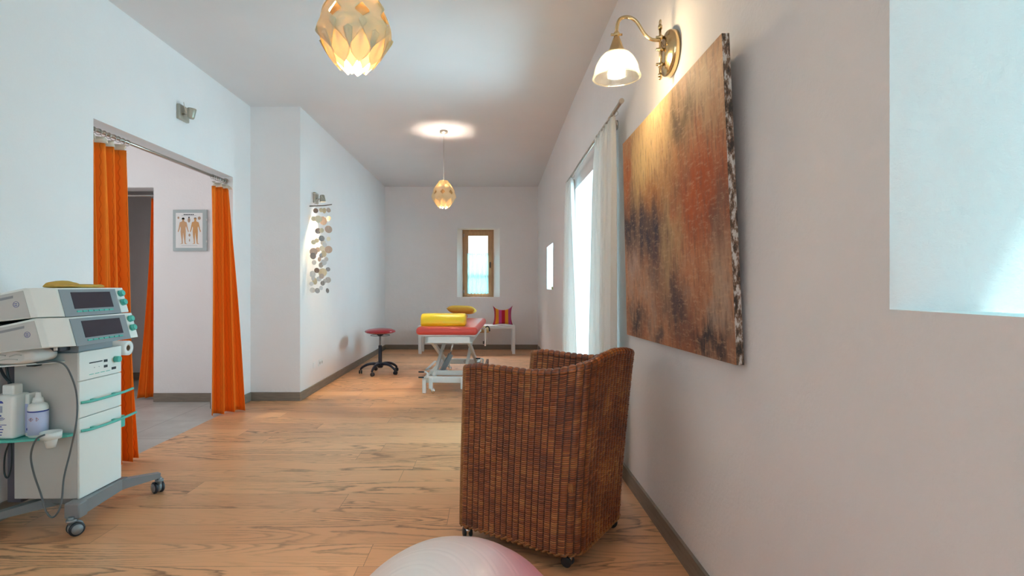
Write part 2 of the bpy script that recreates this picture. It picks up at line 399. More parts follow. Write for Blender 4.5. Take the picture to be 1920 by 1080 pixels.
# ------------------------------------------------------------------ mesh helpers
def V3(*a): return Vector(a)
class MB:
    def __init__(s): s.bm = bmesh.new()
    def quad(s, pts, mi=0, smooth=False):
        f = s.bm.faces.new([s.bm.verts.new(p) for p in pts]); f.material_index = mi; f.smooth = smooth; return f
    def box(s, x0, x1, y0, y1, z0, z1, bevel=0.0, seg=2, rot=None, mi=0, piv=None):
        r = bmesh.ops.create_cube(s.bm, size=1.0); vs = r['verts']
        cx, cy, cz = (x0+x1)/2, (y0+y1)/2, (z0+z1)/2
        for v in vs: v.co = Vector((cx+v.co.x*(x1-x0), cy+v.co.y*(y1-y0), cz+v.co.z*(z1-z0)))
        allv = vs
        if bevel > 0:
            ed = set(e for v in vs for e in v.link_edges)
            rr = bmesh.ops.bevel(s.bm, geom=list(ed), offset=bevel, segments=seg, profile=0.5, affect='EDGES')
            allv = list(set(rr['verts']) | set(v for v in vs if v.is_valid))
            for f in rr['faces']: f.smooth = True
        if rot is not None:
            p = Vector(piv) if piv else Vector((cx, cy, cz))
            for v in allv: v.co = p + rot @ (v.co-p)
        if mi:
            for v in allv:
                for f in v.link_faces: f.material_index = mi
        return s
    def cyl(s, a, b, r0, r1=None, n=20, cap=True, smooth=True, mi=0):
        r1 = r0 if r1 is None else r1
        a, b = Vector(a), Vector(b); d = (b-a).normalized()
        q = d.to_track_quat('Z', 'Y'); A, B = [], []
        for i in range(n):
            t = 2*PI*i/n; o = q @ Vector((math.cos(t), math.sin(t), 0))
            A.append(s.bm.verts.new(a+o*r0)); B.append(s.bm.verts.new(b+o*r1))
        for i in range(n):
            f = s.bm.faces.new((A[i], A[(i+1) % n], B[(i+1) % n], B[i])); f.smooth = smooth; f.material_index = mi
        if cap:
            f = s.bm.faces.new(A[::-1]); f.material_index = mi
            f = s.bm.faces.new(B); f.material_index = mi
        return s
    def tube(s, pts, r, n=10, closed=False, smooth_path=True, flat=None):
        P = [Vector(p) for p in pts]
        if smooth_path and len(P) > 2: P = catmull(P, 8, closed)
        N = len(P); rings = []; up = None
        for i, p in enumerate(P):
            if closed: d = P[(i+1) % N]-P[(i-1) % N]
            else: d = P[min(i+1, N-1)]-P[max(i-1, 0)]
            d.normalize()
            if up is None:
                up = d.orthogonal().normalized()
            up = (up-d*up.dot(d))
            if up.length < 1e-6: up = d.orthogonal()
            up.normalize(); sd = d.cross(up)
            rr = r(i/(N-1)) if callable(r) else r
            rings.append([s.bm.verts.new(p+(up*math.cos(2*PI*k/n)+sd*math.sin(2*PI*k/n))*rr) for k in range(n)])
        M_ = N if closed else N-1
        for i in range(M_):
            a, b = rings[i], rings[(i+1) % N]
            for k in range(n):
                try:
                    f = s.bm.faces.new((a[k], a[(k+1) % n], b[(k+1) % n], b[k])); f.smooth = True
                except ValueError: pass
        if not closed:
            s.bm.faces.new(rings[0][::-1]); s.bm.faces.new(rings[-1])
        return s
    def beam(s, a, b, w, h, up=(0, 0, 1), w1=None, h1=None):
        """rectangular bar a->b; w sideways, h along up"""
        a, b = Vector(a), Vector(b); d = (b-a).normalized(); up = Vector(up)
        sd = d.cross(up).normalized(); up = sd.cross(d).normalized()
        w1 = w if w1 is None else w1; h1 = h if h1 is None else h1
        A = [s.bm.verts.new(a+sd*i*w/2+up*j*h/2) for i, j in ((-1, -1), (1, -1), (1, 1), (-1, 1))]
        B = [s.bm.verts.new(b+sd*i*w1/2+up*j*h1/2) for i, j in ((-1, -1), (1, -1), (1, 1), (-1, 1))]
        for k in range(4): s.bm.faces.new((A[k], A[(k+1) % 4], B[(k+1) % 4], B[k]))
        s.bm.faces.new(A[::-1]); s.bm.faces.new(B); return s
    def lathe(s, prof, c=(0, 0, 0), axis=(0, 0, 1), n=32, rib=None, mi=0):
        """prof = [(r,z)...] around axis through c"""
        q = Vector(axis).normalized().to_track_quat('Z', 'Y'); c = Vector(c); rings = []
        for r, z in prof:
            ring = []
            for k in range(n):
                t = 2*PI*k/n; rr = r*(1+(rib if (rib and k % 2) else 0))
                ring.append(s.bm.verts.new(c+q @ Vector((rr*math.cos(t), rr*math.sin(t), z))))
            rings.append(ring)
        for a, b in zip(rings, rings[1:]):
            for k in range(n):
                f = s.bm.faces.new((a[k], a[(k+1) % n], b[(k+1) % n], b[k])); f.smooth = True; f.material_index = mi
        if prof[0][0] > 1e-5: s.bm.faces.new(rings[0][::-1]).material_index = mi
        if prof[-1][0] > 1e-5: s.bm.faces.new(rings[-1]).material_index = mi
        return s
    def prism(s, poly, axis, lo, hi, mi=0):
        """polygon in the plane across axis ('x','y','z'), extruded lo..hi"""
        def mk(p, t):
            a, b = p
            return {'x': (t, a, b), 'y': (a, t, b), 'z': (a, b, t)}[axis]
        A = [s.bm.verts.new(mk(p, lo)) for p in poly]; B = [s.bm.verts.new(mk(p, hi)) for p in poly]
        n = len(poly)
        for k in range(n): s.bm.faces.new((A[k], A[(k+1) % n], B[(k+1) % n], B[k])).material_index = mi
        s.bm.faces.new(A[::-1]).material_index = mi; s.bm.faces.new(B).material_index = mi
        return s
    def grid(s, fn, nu, nv, uv=True, closeu=False):
        vs = [[s.bm.verts.new(fn(i/nu, j/nv)) for j in range(nv+1)] for i in range(nu+(0 if closeu else 1))]
        lay = s.bm.loops.layers.uv.verify() if uv else None
        for i in range(nu):
            i2 = (i+1) % nu if closeu else i+1
            for j in range(nv):
                f = s.bm.faces.new((vs[i][j], vs[i2][j], vs[i2][j+1], vs[i][j+1])); f.smooth = True
                if lay:
                    for lp, (a, b) in zip(f.loops, ((i, j), (i+1, j), (i+1, j+1), (i, j+1))): lp[lay].uv = (a/nu, b/nv)
        return s
    def ball(s, c, r, n=16, sc3=(1, 1, 1)):
        res = bmesh.ops.create_uvsphere(s.bm, u_segments=n, v_segments=max(6, n*2//3), radius=r)
        for v in res['verts']: v.co = Vector(c)+Vector((v.co.x*sc3[0], v.co.y*sc3[1], v.co.z*sc3[2]))
        for v in res['verts']:
            for f in v.link_faces: f.smooth = True
        return s
    def disc(s, c, nrm, r, t=0.001, n=20):
        c = Vector(c); nv = Vector(nrm).normalized()
        return s.cyl(c-nv*t/2, c+nv*t/2, r, n=n, smooth=False)
    def build(s, name, m, parent=None, recalc=True, solid=0.0):
        if recalc: bmesh.ops.recalc_face_normals(s.bm, faces=s.bm.faces[:])
        me = bpy.data.meshes.new(name); s.bm.to_mesh(me); s.bm.free()
        for k in (m if isinstance(m, (list, tuple)) else [m]): me.materials.append(k)
        o = bpy.data.objects.new(name, me); C.objects.link(o)
        if parent is not None:
            o.parent = parent
            o.matrix_parent_inverse = root_inv(parent)
        if solid:
            md = o.modifiers.new('solid', 'SOLIDIFY'); md.thickness = solid; md.offset = 0
        return o
def world_matrix(o):
    m = Matrix.LocRotScale(o.location, o.rotation_euler, o.scale)
    return (world_matrix(o.parent) @ o.matrix_parent_inverse @ m) if o.parent else m
def root_inv(p): return world_matrix(p).inverted()
def catmull(P, k=8, closed=False):
    out = []; N = len(P)
    rng = range(N) if closed else range(N-1)
    for i in rng:
        if closed: p0, p1, p2, p3 = P[(i-1) % N], P[i], P[(i+1) % N], P[(i+2) % N]
        else: p0, p1, p2, p3 = P[max(i-1, 0)], P[i], P[i+1], P[min(i+2, N-1)]
        for j in range(k):
            t = j/k
            out.append(0.5*((2*p1)+(-p0+p2)*t+(2*p0-5*p1+4*p2-p3)*t*t+(-p0+3*p1-3*p2+p3)*t**3))
    if not closed: out.append(P[-1])
    return out
def tag(o, label, cat, group=None):
    o['label'] = label; o['category'] = cat
    if group: o['group'] = group
    return o
def thing(name, label, cat, loc=(0, 0, 0), group=None):
    o = bpy.data.objects.new(name, None); C.objects.link(o); o.location = loc; o.empty_display_size = 0.1
    return tag(o, label, cat, group)
def structure(o): o['kind'] = 'structure'; return o

# ------------------------------------------------------------------ structure
H = 3.33
XR, XL, XLF, YS, YB = 0.91, -2.715, -2.152, 6.04, 10.92
def wall(name, org, ud, nd, u0, u1, z0, z1, th, holes=(), warp=None, m=None):
    """wall with holes; front face through org along ud, thickness towards nd.
    hole = (fu0,fu1,fz0,fz1, bu0,bu1,bz0,bz1)"""
    org, ud, nd = Vector(org), Vector(ud), Vector(nd); b = MB()
    def P(u, z, d):
        p = org+ud*u+nd*d; p.z = z
        return warp(p) if warp else p
    extra = [7.0, 8.6, 10.0] if warp else []
    for side, d in ((0, 0.0), (4, th)):
        us = sorted(set([u0, u1]+[h[side+k] for h in holes for k in (0, 1)]+extra))
        zs = sorted(set([z0, z1]+[h[side+k] for h in holes for k in (2, 3)]))
        for a, c in zip(us, us[1:]):
            for e, f in zip(zs, zs[1:]):
                mu, mz = (a+c)/2, (e+f)/2
                if any(h[side] < mu < h[side+1] and h[side+2] < mz < h[side+3] for h in holes): continue
                b.quad([P(a, e, d), P(c, e, d), P(c, f, d), P(a, f, d)])
    for h in holes:
        F = [(h[0], h[2]), (h[1], h[2]), (h[1], h[3]), (h[0], h[3])]; K = [(h[4], h[6]), (h[5], h[6]), (h[5], h[7]), (h[4], h[7])]
        for k in range(4):
            if k == 0 and h[2] <= z0: continue
            b.quad([P(*F[k], 0), P(*F[(k+1) % 4], 0), P(*K[(k+1) % 4], th), P(*K[k], th)])
    c4 = [(u0, z0), (u1, z0), (u1, z1), (u0, z1)]
    for k in range(1, 4): b.quad([P(*c4[k], 0), P(*c4[(k+1) % 4], 0), P(*c4[(k+1) % 4], th), P(*c4[k], th)])
    bmesh.ops.remove_doubles(b.bm, verts=b.bm.verts[:], dist=1e-5)
    return structure(b.build(name, m or M['wall']))
def warpR(p):
    q = p.copy(); q.x += 0.07*max(0.0, min(1.0, (p.y-6.2)/4.5))
    return q
YR = -3.0   # wall behind the viewer
NICHE = (-0.80, 1.215, 1.2465, 2.80, -0.45, 0.765, 1.2465, 2.66)
DOOR = (3.95, 5.69, 0.0, 2.33, 3.95, 5.69, 0.0, 2.33)
SMALL = (7.95, 8.95, 1.244, 1.946, 8.15, 8.75, 1.27, 1.90)
wall('wall_right', (XR, 0, 0), (0, 1, 0), (1, 0, 0), YR, YB+0.4, 0, H, 0.50, [NICHE, DOOR, SMALL], warp=warpR)
wall('wall_back', (0, YB, 0), (1, 0, 0), (0, 1, 0), XLF, 0.98, 0, H, 0.42, [(-0.677, 0.197, 1.07, 2.479, -0.538, 0.026, 1.066, 2.479)])
wall('wall_left', (XL, 0, 0), (0, 1, 0), (-1, 0, 0), YR, YS, 0, H, 0.23, [(3.65, 5.63, 0, 2.447, 3.65, 5.63, 0, 2.447)])
structure(MB().box(-2.95, XLF, YS, YB+0.42, 0, H).build('wall_left_rear', M['wall']))
wall('wall_rear', (0, YR, 0), (1, 0, 0), (0, -1, 0), XL-0.23, 1.41, 0, H, 0.3, [(-2.3, 0.5, 0.85, 2.65, -2.3, 0.5, 0.85, 2.65)])
wall('wall_side_room', (0, 5.99, 0), (1, 0, 0), (0, 1, 0), -6.0, -2.945, 0, H, 0.24, [(-4.75, -3.78, 0, 2.405, -4.75, -3.78, 0, 2.405)])
structure(MB().box(-5.6, -2.95, 7.40, 7.6, 0, H).build('wall_side_corridor', M['wall']))
structure(MB().box(-6.0, -5.6, 2.5, 7.6, 0, H).build('wall_side_outer', M['wall']))
structure(MB().box(-6.0, -2.945, 2.3, 2.5, 0, H).build('wall_side_near', M['wall']))
structure(MB().box(-2.722, 1.9, YR-0.3, YB+0.6, -0.05, 0).build('floor', M['floor']))
structure(MB().box(-6.1, -2.722, 2.3, 7.6, -0.05, 0).build('floor_tiled', M['tile']))
structure(MB().box(-6.1, 1.41, YR-0.3, YB+0.42, H, H+0.1).build('ceiling', M['ceiling']))

# baseboards
SK = 0.098
def base(name, x0, x1, y0, y1): return structure(MB().box(x0, x1, y0, y1, 0, SK, 0.003, 1).build(name, M['skirt']))
def base_right(y0, y1):
    b = MB()
    A, B = warpR(Vector((XR, y0, 0))), warpR(Vector((XR, y1, 0)))
    b.beam(A+Vector((-0.008, 0, SK/2)), B+Vector((-0.008, 0, SK/2)), 0.016, SK)
    return structure(b.build('baseboard_right', M['skirt']))
base_right(YR, 3.95); base_right(5.69, 6.2); base_right(6.2, 10.70); 
base('baseboard_back', XLF, 0.975, YB-0.016, YB)
base('baseboard_left_rear', XLF, XLF+0.016, YS-0.016, YB-0.016)
base('baseboard_step', XL, XLF, YS-0.016, YS)
base('baseboard_left', XL, XL+0.016, 5.64, YS-0.016)
base('baseboard_left_near', XL, XL+0.016, YR, 3.64)
base('baseboard_side_room', -3.775, -2.945, 5.974, 5.99)
base('baseboard_jamb', -2.961, -2.945, 5.635, 5.974)
base('baseboard_corridor', -5.6, -2.95, 7.384, 7.40)

# ------------------------------------------------------------------ back window
def frame_rect(b, axis, lo, hi, u0, u1, z0, z1, w, wz=None, bev=0.004):
    """rectangular frame of bar width w"""
    wz = wz or w
    def bx(a0, a1, c0, c1):
        if axis == 'y': b.box(a0, a1, lo, hi, c0, c1, bev, 1)
        else: b.box(lo, hi, a0, a1, c0, c1, bev, 1)
    bx(u0, u0+w, z0, z1); bx(u1-w, u1, z0, z1); bx(u0+w, u1-w, z0, z0+wz); bx(u0+w, u1-w, z1-wz, z1)
    return b
wb = frame_rect(MB(), 'y', 11.22, 11.29, -0.610, 0.105, 1.045, 2.50, 0.080)
win = structure(wb.build('window_1', M['oak']))
s_ = frame_rect(MB(), 'y', 11.205, 11.255, -0.545, 0.040, 1.095, 2.44, 0.085).build('sash', M['oak'], win)
MB().box(-0.46, -0.045, 11.228, 11.234, 1.18, 2.355).build('pane', M['glass'], s_)
MB().box(-0.46, -0.045, 11.222, 11.240, 1.57, 1.592).build('glazing_bar', M['oak'], s_)
hb = MB(); hb.box(-0.012, 0.014, 11.192, 11.205, 1.70, 1.80, 0.003, 1); hb.cyl((0.001, 11.192, 1.775), (0.001, 11.172, 1.775), 0.009); hb.box(-0.009, 0.011, 11.158, 11.174, 1.67, 1.785, 0.005, 2)
hb.build('window_handle', M['dark'], win)
for z in (1.18, 2.36):
    MB().cyl((-0.552, 11.20, z-0.035), (-0.552, 11.20, z+0.035), 0.009).build('hinge', M['steel'], win)
# cafe curtain
cc = thing('cafe_curtain', 'pale sheer half curtain gathered on a thin rod across the far window', 'curtain', (-0.25, 11.17, 1.14))
def cf(u, v):
    spread = 1.0+0.05*(1-v)
    x = -0.258+(u-0.5)*0.43*spread
    return Vector((x, 11.175+0.014*math.sin(u*2*PI*11+0.6*math.sin(v*3))+0.004*math.sin(u*97), 1.135+v*0.845+0.006*math.sin(u*40)*(1-v)))
MB().grid(cf, 150, 14).build('cloth', M['cafe'], cc)
MB().cyl((-0.495, 11.185, 1.975), (-0.025, 11.185, 1.975), 0.006).build('rod', M['steel'], cc)
# small dark band of the neighbour's house, seen out of the window
structure(MB().box(-6, 6, 19, 19.5, -1, 9).build('wall_neighbour', M['house']))
structure(MB().box(-20, 20, 11.6, 19, -0.8, -0.5).build('ground_outside', mat('grass_green', (0.10, 0.2, 0.07), 0.9)))

# unseen window added behind the viewer to let the fill light in
rw = structure(frame_rect(MB(), 'y', YR-0.2, YR-0.14, -2.3, 0.5, 0.85, 2.65, 0.06).build('fill_window', M['white_paint']))
MB().box(-0.93, -0.87, YR-0.2, YR-0.14, 0.91, 2.59).build('mullion', M['white_paint'], rw)
MB().box(-2.24, 0.44, YR-0.175, YR-0.170, 0.91, 2.59).build('pane', M['glass'], rw)
# near niche window
nw = structure(frame_rect(MB(), 'x', 1.33, 1.39, -0.50, 0.83, 1.2465, 2.67, 0.06).build('window_3', M['oak']))
MB().box(1.358, 1.362, -0.44, 0.77, 1.305, 2.61).build('pane', M['glass'], nw)
hb = MB(); hb.cyl((1.33, 0.665+0.03, 1.62), (1.28, 0.695, 1.62), 0.012); hb.box(1.262, 1.285, 0.685, 0.705, 1.50, 1.635, 0.008, 2)
hb.build('window_handle', M['dark'], nw)
# small niche window
sw = structure(frame_rect(MB(), 'x', 1.37, 1.42, 8.15, 8.75, 1.272, 1.898, 0.05).build('window_4', M['white_paint']))
MB().box(1.393, 1.397, 8.20, 8.70, 1.32, 1.85).build('pane', M['glass'], sw)
# glazed door
dr = structure(frame_rect(MB(), 'x', 1.31, 1.37, 3.955, 5.685, 0.0, 2.325, 0.07).build('door_1', M['white_paint']))
for y0, y1 in ((4.03, 4.81), (4.83, 5.61)):
    lf = frame_rect(MB(), 'x', 1.30, 1.35, y0, y1, 0.07, 2.25, 0.09).build('door_leaf', M['white_paint'], dr)
    MB().box(1.323, 1.327, y0+0.09, y1-0.09, 0.16, 2.16).build('pane', M['glass'], lf)
    MB().box(1.305, 1.345, y0+0.09, y1-0.09, 1.15, 1.18).build('glazing_bar', M['white_paint'], lf)

# ------------------------------------------------------------------ curtains
def cloth_curtain(parent, name, p0, p1, q0, q1, zt, zb, folds, amp0, amp1, m, nu=160, nv=40, seed=1, belly=0.0, pinch=None, solid=0.0016):
    rnd = random.Random(seed); ph = [rnd.uniform(0, 6) for _ in range(6)]
    p0, p1, q0, q1 = [Vector((a[0], a[1])) for a in (p0, p1, q0, q1)]
    def fn(u, v):   # v=0 top, 1 bottom
        uu = u+0.018*math.sin(2*PI*u*3+ph[0])*v
        t0 = p0.lerp(p1, uu); t1 = q0.lerp(q1, uu)
        c = t0.lerp(t1, v**(1.0+belly))
        dd = (p1-p0).lerp(q1-q0, v).normalized(); nr = Vector((dd.y, -dd.x))
        amp = amp0+(amp1-amp0)*v
        a = 2*PI*(folds*u+0.10*math.sin(v*2.5+ph[1]))
        w = math.sin(a)+0.35*math.sin(1.9*a+ph[2]+v*1.2)+0.2*math.sin(0.5*a+ph[3])
        w2 = 0.5*math.cos(a)*amp*0.5
        if pinch: amp *= 1-(1-pinch)*math.exp(-v*14)
        c = c+nr*(w*amp)+dd*w2
        return Vector((c.x, c.y, zt+(zb-zt)*v))
    b = MB().grid(fn, nu, nv)
    return b.build(name, m, parent, recalc=False, solid=solid)
def ring_set(parent, pts, r=0.022, t=0.003, m=None):
    for p, ax in pts:
        p = Vector(p); ax = Vector(ax).normalized(); q = ax.to_track_quat('Z', 'Y')
        loop = [p+q @ Vector((r*math.cos(a), r*math.sin(a), 0)) for a in [2*PI*k/16 for k in range(16)]]
        b = MB(); b.tube(loop, t, 6, closed=True, smooth_path=False)
        b.build('curtain_ring', m or M['nickel'], parent)

XC = -2.79
rod = thing('curtain_rod', 'long thin nickel rod under the top of the wide side opening', 'curtain rod', (XC, 4.64, 2.405))
MB().cyl((XC, 3.652, 2.405), (XC, 5.628, 2.405), 0.0125).build('pole', M['nickel'], rod)
for y in (3.652, 5.616):
    MB().cyl((XC, y, 2.405), (XC, y+0.012, 2.405), 0.03).build('socket', M['nickel'], rod)
def orange_curtain(name, label, p0, p1, q0, q1, zt, zb, folds, a0, a1, seed, rings, g=None, tape=True, belly=0.0):
    c = thing(name, label, 'curtain', ((q0[0]+q1[0])/2, (q0[1]+q1[1])/2, zb))
    th = 0.045 if tape else 0
    cloth_curtain(c, 'cloth', p0, p1, q0, q1, zt-th, zb, folds, a0, a1, M['orange'], seed=seed, belly=belly)
    if tape:
        cloth_curtain(c, 'header_tape', p0, p1, p0, p1, zt, zt-th, folds, a0, a0, M['tape'], nv=2, seed=seed)
    ring_set(c, rings, m=M['steel'])
    return c
orange_curtain('orange_curtain', 'long bright orange curtain nearest the treatment cart, left side of the wide opening',
    (-2.79, 3.69), (-2.79, 4.10), (-2.755, 3.70), (-2.625, 3.97), 2.365, 0.012, 4.0, 0.036, 0.046, 3,
    [((XC, 3.70+0.05*k, 2.398), (0.25*math.sin(k*2.1), 1, 0)) for k in range(9)])
orange_curtain('orange_curtain', 'orange curtain on the far side of the wide opening, flaring out at the floor',
    (-2.80, 5.37), (-2.735, 5.59), (-2.79, 5.30), (-2.575, 5.53), 2.355, 0.012, 3.0, 0.030, 0.046, 8,
    [((XC, 5.36+0.036*k, 2.398), (0.3*math.sin(k*1.7), 1, 0)) for k in range(7)])
rod2 = thing('curtain_rod', 'thin rod in the doorway of the side room beyond the orange curtains', 'curtain rod', (-4.27, 6.10, 2.33))
MB().cyl((-4.74, 6.10, 2.33), (-3.79, 6.10, 2.33), 0.011).build('pole', M['steel'], rod2)
MB().cyl((-3.80, 6.10, 2.33), (-3.781, 6.10, 2.33), 0.026).build('socket', M['steel'], rod2)
orange_curtain('orange_curtain', 'narrow orange curtain hanging in the inner doorway of the side room',
    (-3.87, 6.10), (-3.81, 6.10), (-4.03, 6.10), (-3.83, 6.13), 2.30, 0.02, 2.5, 0.016, 0.028, 5,
    [((-3.86+0.025*k, 6.10, 2.325), (1, 0.3, 0)) for k in range(3)], tape=False, belly=0.5)

# white curtains at the glazed door
XW = 0.835
rod3 = thing('curtain_rod', 'slim steel rod with round wall brackets above the glazed door', 'curtain rod', (XW, 4.5, 2.455))
MB().cyl((XW, 3.40, 2.475), (XW, 5.72, 2.42), 0.0125).build('pole', M['nickel'], rod3)
for y, z in ((3.82, 2.452), (5.78, 2.42)):
    b = MB(); b.cyl((XR-0.012, y, z), (XR, y, z), 0.034); b.cyl((XW, y, z), (XR-0.012, y, z), 0.010)
    b.build('bracket', M['nickel'], rod3)
for y, z in ((3.395, 2.475),):
    MB().cyl((XW, y-0.012, z), (XW, y+0.005, z), 0.0165).build('finial', M['nickel'], rod3)
def white_curtain(label, y0, y1, yb0, yb1, folds, seed, zt):
    c = thing('white_curtain', label, 'curtain', (0.80, (y0+y1)/2, 0.02))
    cloth_curtain(c, 'cloth', (XW-0.01, y0), (XW-0.01, y1), (0.80, yb0), (0.80, yb1), zt, 0.02, folds, 0.020, 0.030, M['voile'], seed=seed, pinch=0.6, nu=200, nv=30, solid=0.0012)
    ring_set(c, [((XW, y0+(y1-y0)*k/5.0, zt+0.012), (0.2, 1, 0)) for k in range(6)], r=0.018, t=0.002)
    return c
white_curtain('tall off-white curtain in front of the glazed door, the panel nearest the painting', 3.56, 4.12, 3.46, 4.20, 7, 11, 2.44)
white_curtain('off-white curtain panel at the far end of the glazed door rod', 5.40, 5.74, 5.05, 5.82, 5, 23, 2.40)

# ------------------------------------------------------------------ pendants
def pendant(cx, cy, zc, rot, label, power):
    root = thing('pendant_lamp', label, 'lamp', (cx, cy, H))
    b = MB(); b.lathe([(0.0, H), (0.052, H), (0.055, H-0.006), (0.055, H-0.028), (0.046, H-0.036), (0.012, H-0.038), (0.009, H-0.055), (0.0, H-0.055)], (cx, cy, 0), n=28)
    b.build('ceiling_cap', M['nickel'], root)
    MB().cyl((cx, cy, H-0.05), (cx, cy, zc+0.12), 0.0028, n=8).build('cord', M['nickel'], root)
    MB().lathe([(0.0, zc+0.13), (0.018, zc+0.13), (0.020, zc+0.07), (0.0, zc+0.07)], (cx, cy, 0), n=16).build('lamp_socket', M['paper'], root)
    MB().ball((cx, cy, zc+0.045), 0.038, 18, (1, 1, 1.15)).build('bulb', M['bulb'], root)
    N = 8
    def plate(phi, prof, fold):
        """prof = list of (z, radius, halfwidth)"""
        e = Vector((math.cos(phi), math.sin(phi), 0)); tg = Vector((-math.sin(phi), math.cos(phi), 0)); c = Vector((cx, cy, zc))
        Z = [p[0] for p in prof]
        def f(u, v):
            z = Z[0]+(Z[-1]-Z[0])*v
            for a, bq in zip(prof, prof[1:]):
                if (a[0]-z)*(bq[0]-z) <= 1e-12:
                    k = 0 if a[0] == bq[0] else (z-a[0])/(bq[0]-a[0]); break
            ks = k
            r = a[1]+(bq[1]-a[1])*ks; w = a[2]+(bq[2]-a[2])*ks
            s = (u-0.5)*2
            return c+e*(r-fold*abs(s)*w)+tg*(s*w)+Vector((0, 0, z))
        return MB().grid(f, 8, 28).build('shade_leaf', M['shade'], root, recalc=False, solid=0.0008)
    def R(z):
        t = (z+0.015)/0.185
        return 0.150*(1-0.64*min(1.0, abs(t))**1.5)
    def mk(zs, ws, dr):
        out = []
        for i in range(len(zs)-1):
            for j in range(6):
                t = j/6; z = zs[i]+(zs[i+1]-zs[i])*t; out.append((z, R(z)+dr, ws[i]+(ws[i+1]-ws[i])*t))
        out.append((zs[-1], R(zs[-1])+dr, ws[-1])); return out
    up = mk([0.175, 0.065, 0.014, -0.035, -0.115], [0.020, 0.066, 0.024, 0.082, 0.002], 0.003)
    lo = mk([-0.018, -0.062, -0.10, -0.145, -0.170], [0.004, 0.074, 0.060, 0.032, 0.001], -0.002)
    mid = mk([0.15, 0.09, 0.075, -0.01], [0.03, 0.048, 0.04, 0.080], -0.006)
    tip = mk([-0.02, -0.09, -0.155, -0.185], [0.062, 0.052, 0.028, 0.001], -0.012)
    for k in range(N):
        a = rot+2*PI*k/N
        plate(a, up, 0.10)
        plate(a+PI/N, lo, 0.10)
        plate(a, tip, 0.15)
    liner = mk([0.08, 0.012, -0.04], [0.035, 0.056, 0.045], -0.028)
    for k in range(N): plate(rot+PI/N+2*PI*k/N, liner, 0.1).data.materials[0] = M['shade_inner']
    # crown leaves closing the shoulders, leaving the diamond windows
    crown = mk([0.182, 0.13, 0.055], [0.020, 0.040, 0.002], -0.004)
    for k in range(N): plate(rot+PI/N+2*PI*k/N, crown, 0.1)
    point_light('pendant_light', (cx, cy, zc+0.045), power, (1.0, 0.85, 0.70), 0.052)
    return root
pendant(-0.577, 2.28, 2.40, -PI/2+0.05, 'large folded-leaf pendant lamp hanging nearest, cut off at the top edge', 24)
pendant(-0.607, 6.976, 2.495, -PI/2+PI/8, 'folded-leaf pendant lamp hanging on a long cord above the far floor', 60)

# ------------------------------------------------------------------ wall lamp
def wall_lamp():
    Y, ZP = 2.65, 2.455
    r = thing('wall_lamp', 'antique brass swan-neck wall lamp with ribbed glass shade above the painting', 'lamp', (XR, Y, ZP))
    MB().lathe([(0.0, 0.0), (0.108, 0.0), (0.110, 0.004), (0.110, 0.030), (0.104, 0.038), (0.088, 0.040), (0.084, 0.046), (0.0, 0.048)], (XR, Y, ZP), (-1, 0, 0), 40).build('wall_plate', M['brass'], r)
    b = MB()
    for z in (2.535, 2.475, 2.40): b.cyl((XR-0.045, Y, z), (XR-0.085, Y, z), 0.007); b.ball((XR-0.06, Y, z), 0.012, 10)
    b.build('spindle', M['brass'], r)
    xs = 0.845
    b = MB(); b.cyl((xs, Y, 2.335), (xs, Y, 2.60), 0.0062)
    for z in (2.345, 2.395, 2.475, 2.535, 2.585): b.cyl((xs, Y, z-0.008), (xs, Y, z+0.008), 0.010)
    b.ball((xs, Y, 2.332), 0.009, 10)
    loop = [(xs, Y+0.012*math.sin(a), 2.607-0.014*math.cos(a)) for a in [2*PI*k/12 for k in range(12)]]
    b.tube(loop, 0.003, 6, closed=True, smooth_path=False)
    b.build('pivot_bar', M['brass'], r)
    arm = [(xs, Y, 2.520), (0.80, Y, 2.525), (0.765, Y, 2.555), (0.725, Y, 2.615), (0.685, Y, 2.635), (0.645, Y, 2.625), (0.630, Y, 2.585), (0.628, Y, 2.55)]
    MB().tube(arm, 0.0085, 12).build('arm', M['brass'], r)
    MB().cyl((xs, Y, 2.523), (XR-0.02, Y, 2.44), 0.0016, n=6).build('pull_cord', M['brass'], r)
    c = (0.628, Y, 0)
    b = MB(); b.cyl((0.60, Y, 2.548), (0.656, Y, 2.548), 0.006); b.ball((0.628, Y, 2.55), 0.016, 12)
    b.lathe([(0.0, 2.548), (0.010, 2.548), (0.016, 2.530), (0.022, 2.515), (0.034, 2.480), (0.042, 2.462), (0.044, 2.452), (0.0, 2.452)], c, n=28)
    b.build('lamp_cap', M['brass'], r)
    prof = [(0.042, 2.458), (0.058, 2.452), (0.080, 2.428), (0.098, 2.392), (0.106, 2.352), (0.113, 2.338), (0.113, 2.330), (0.104, 2.340), (0.098, 2.370), (0.088, 2.405), (0.066, 2.438), (0.04, 2.450)]
    b = MB(); b.lathe(prof, c, n=80, rib=0.05)
    b.build('glass_shade', M['ribbed'], r)
    loop = [(0.628+0.113*math.cos(a), Y+0.113*math.sin(a), 2.334) for a in [2*PI*k/48 for k in range(48)]]
    MB().tube(loop, 0.0032, 8, closed=True, smooth_path=False).build('shade_rim', M['ribbed'], r)
    b = MB(); b.ball((0.628, Y, 2.385), 0.032, 18, (1, 1, 1.1)); b.cyl((0.628, Y, 2.41), (0.628, Y, 2.455), 0.018)
    b.build('bulb', M['bulb'], r)
    point_light('wall_lamp_light', (0.628, Y, 2.385), 8, (1.0, 0.80, 0.52), 0.042)
wall_lamp()

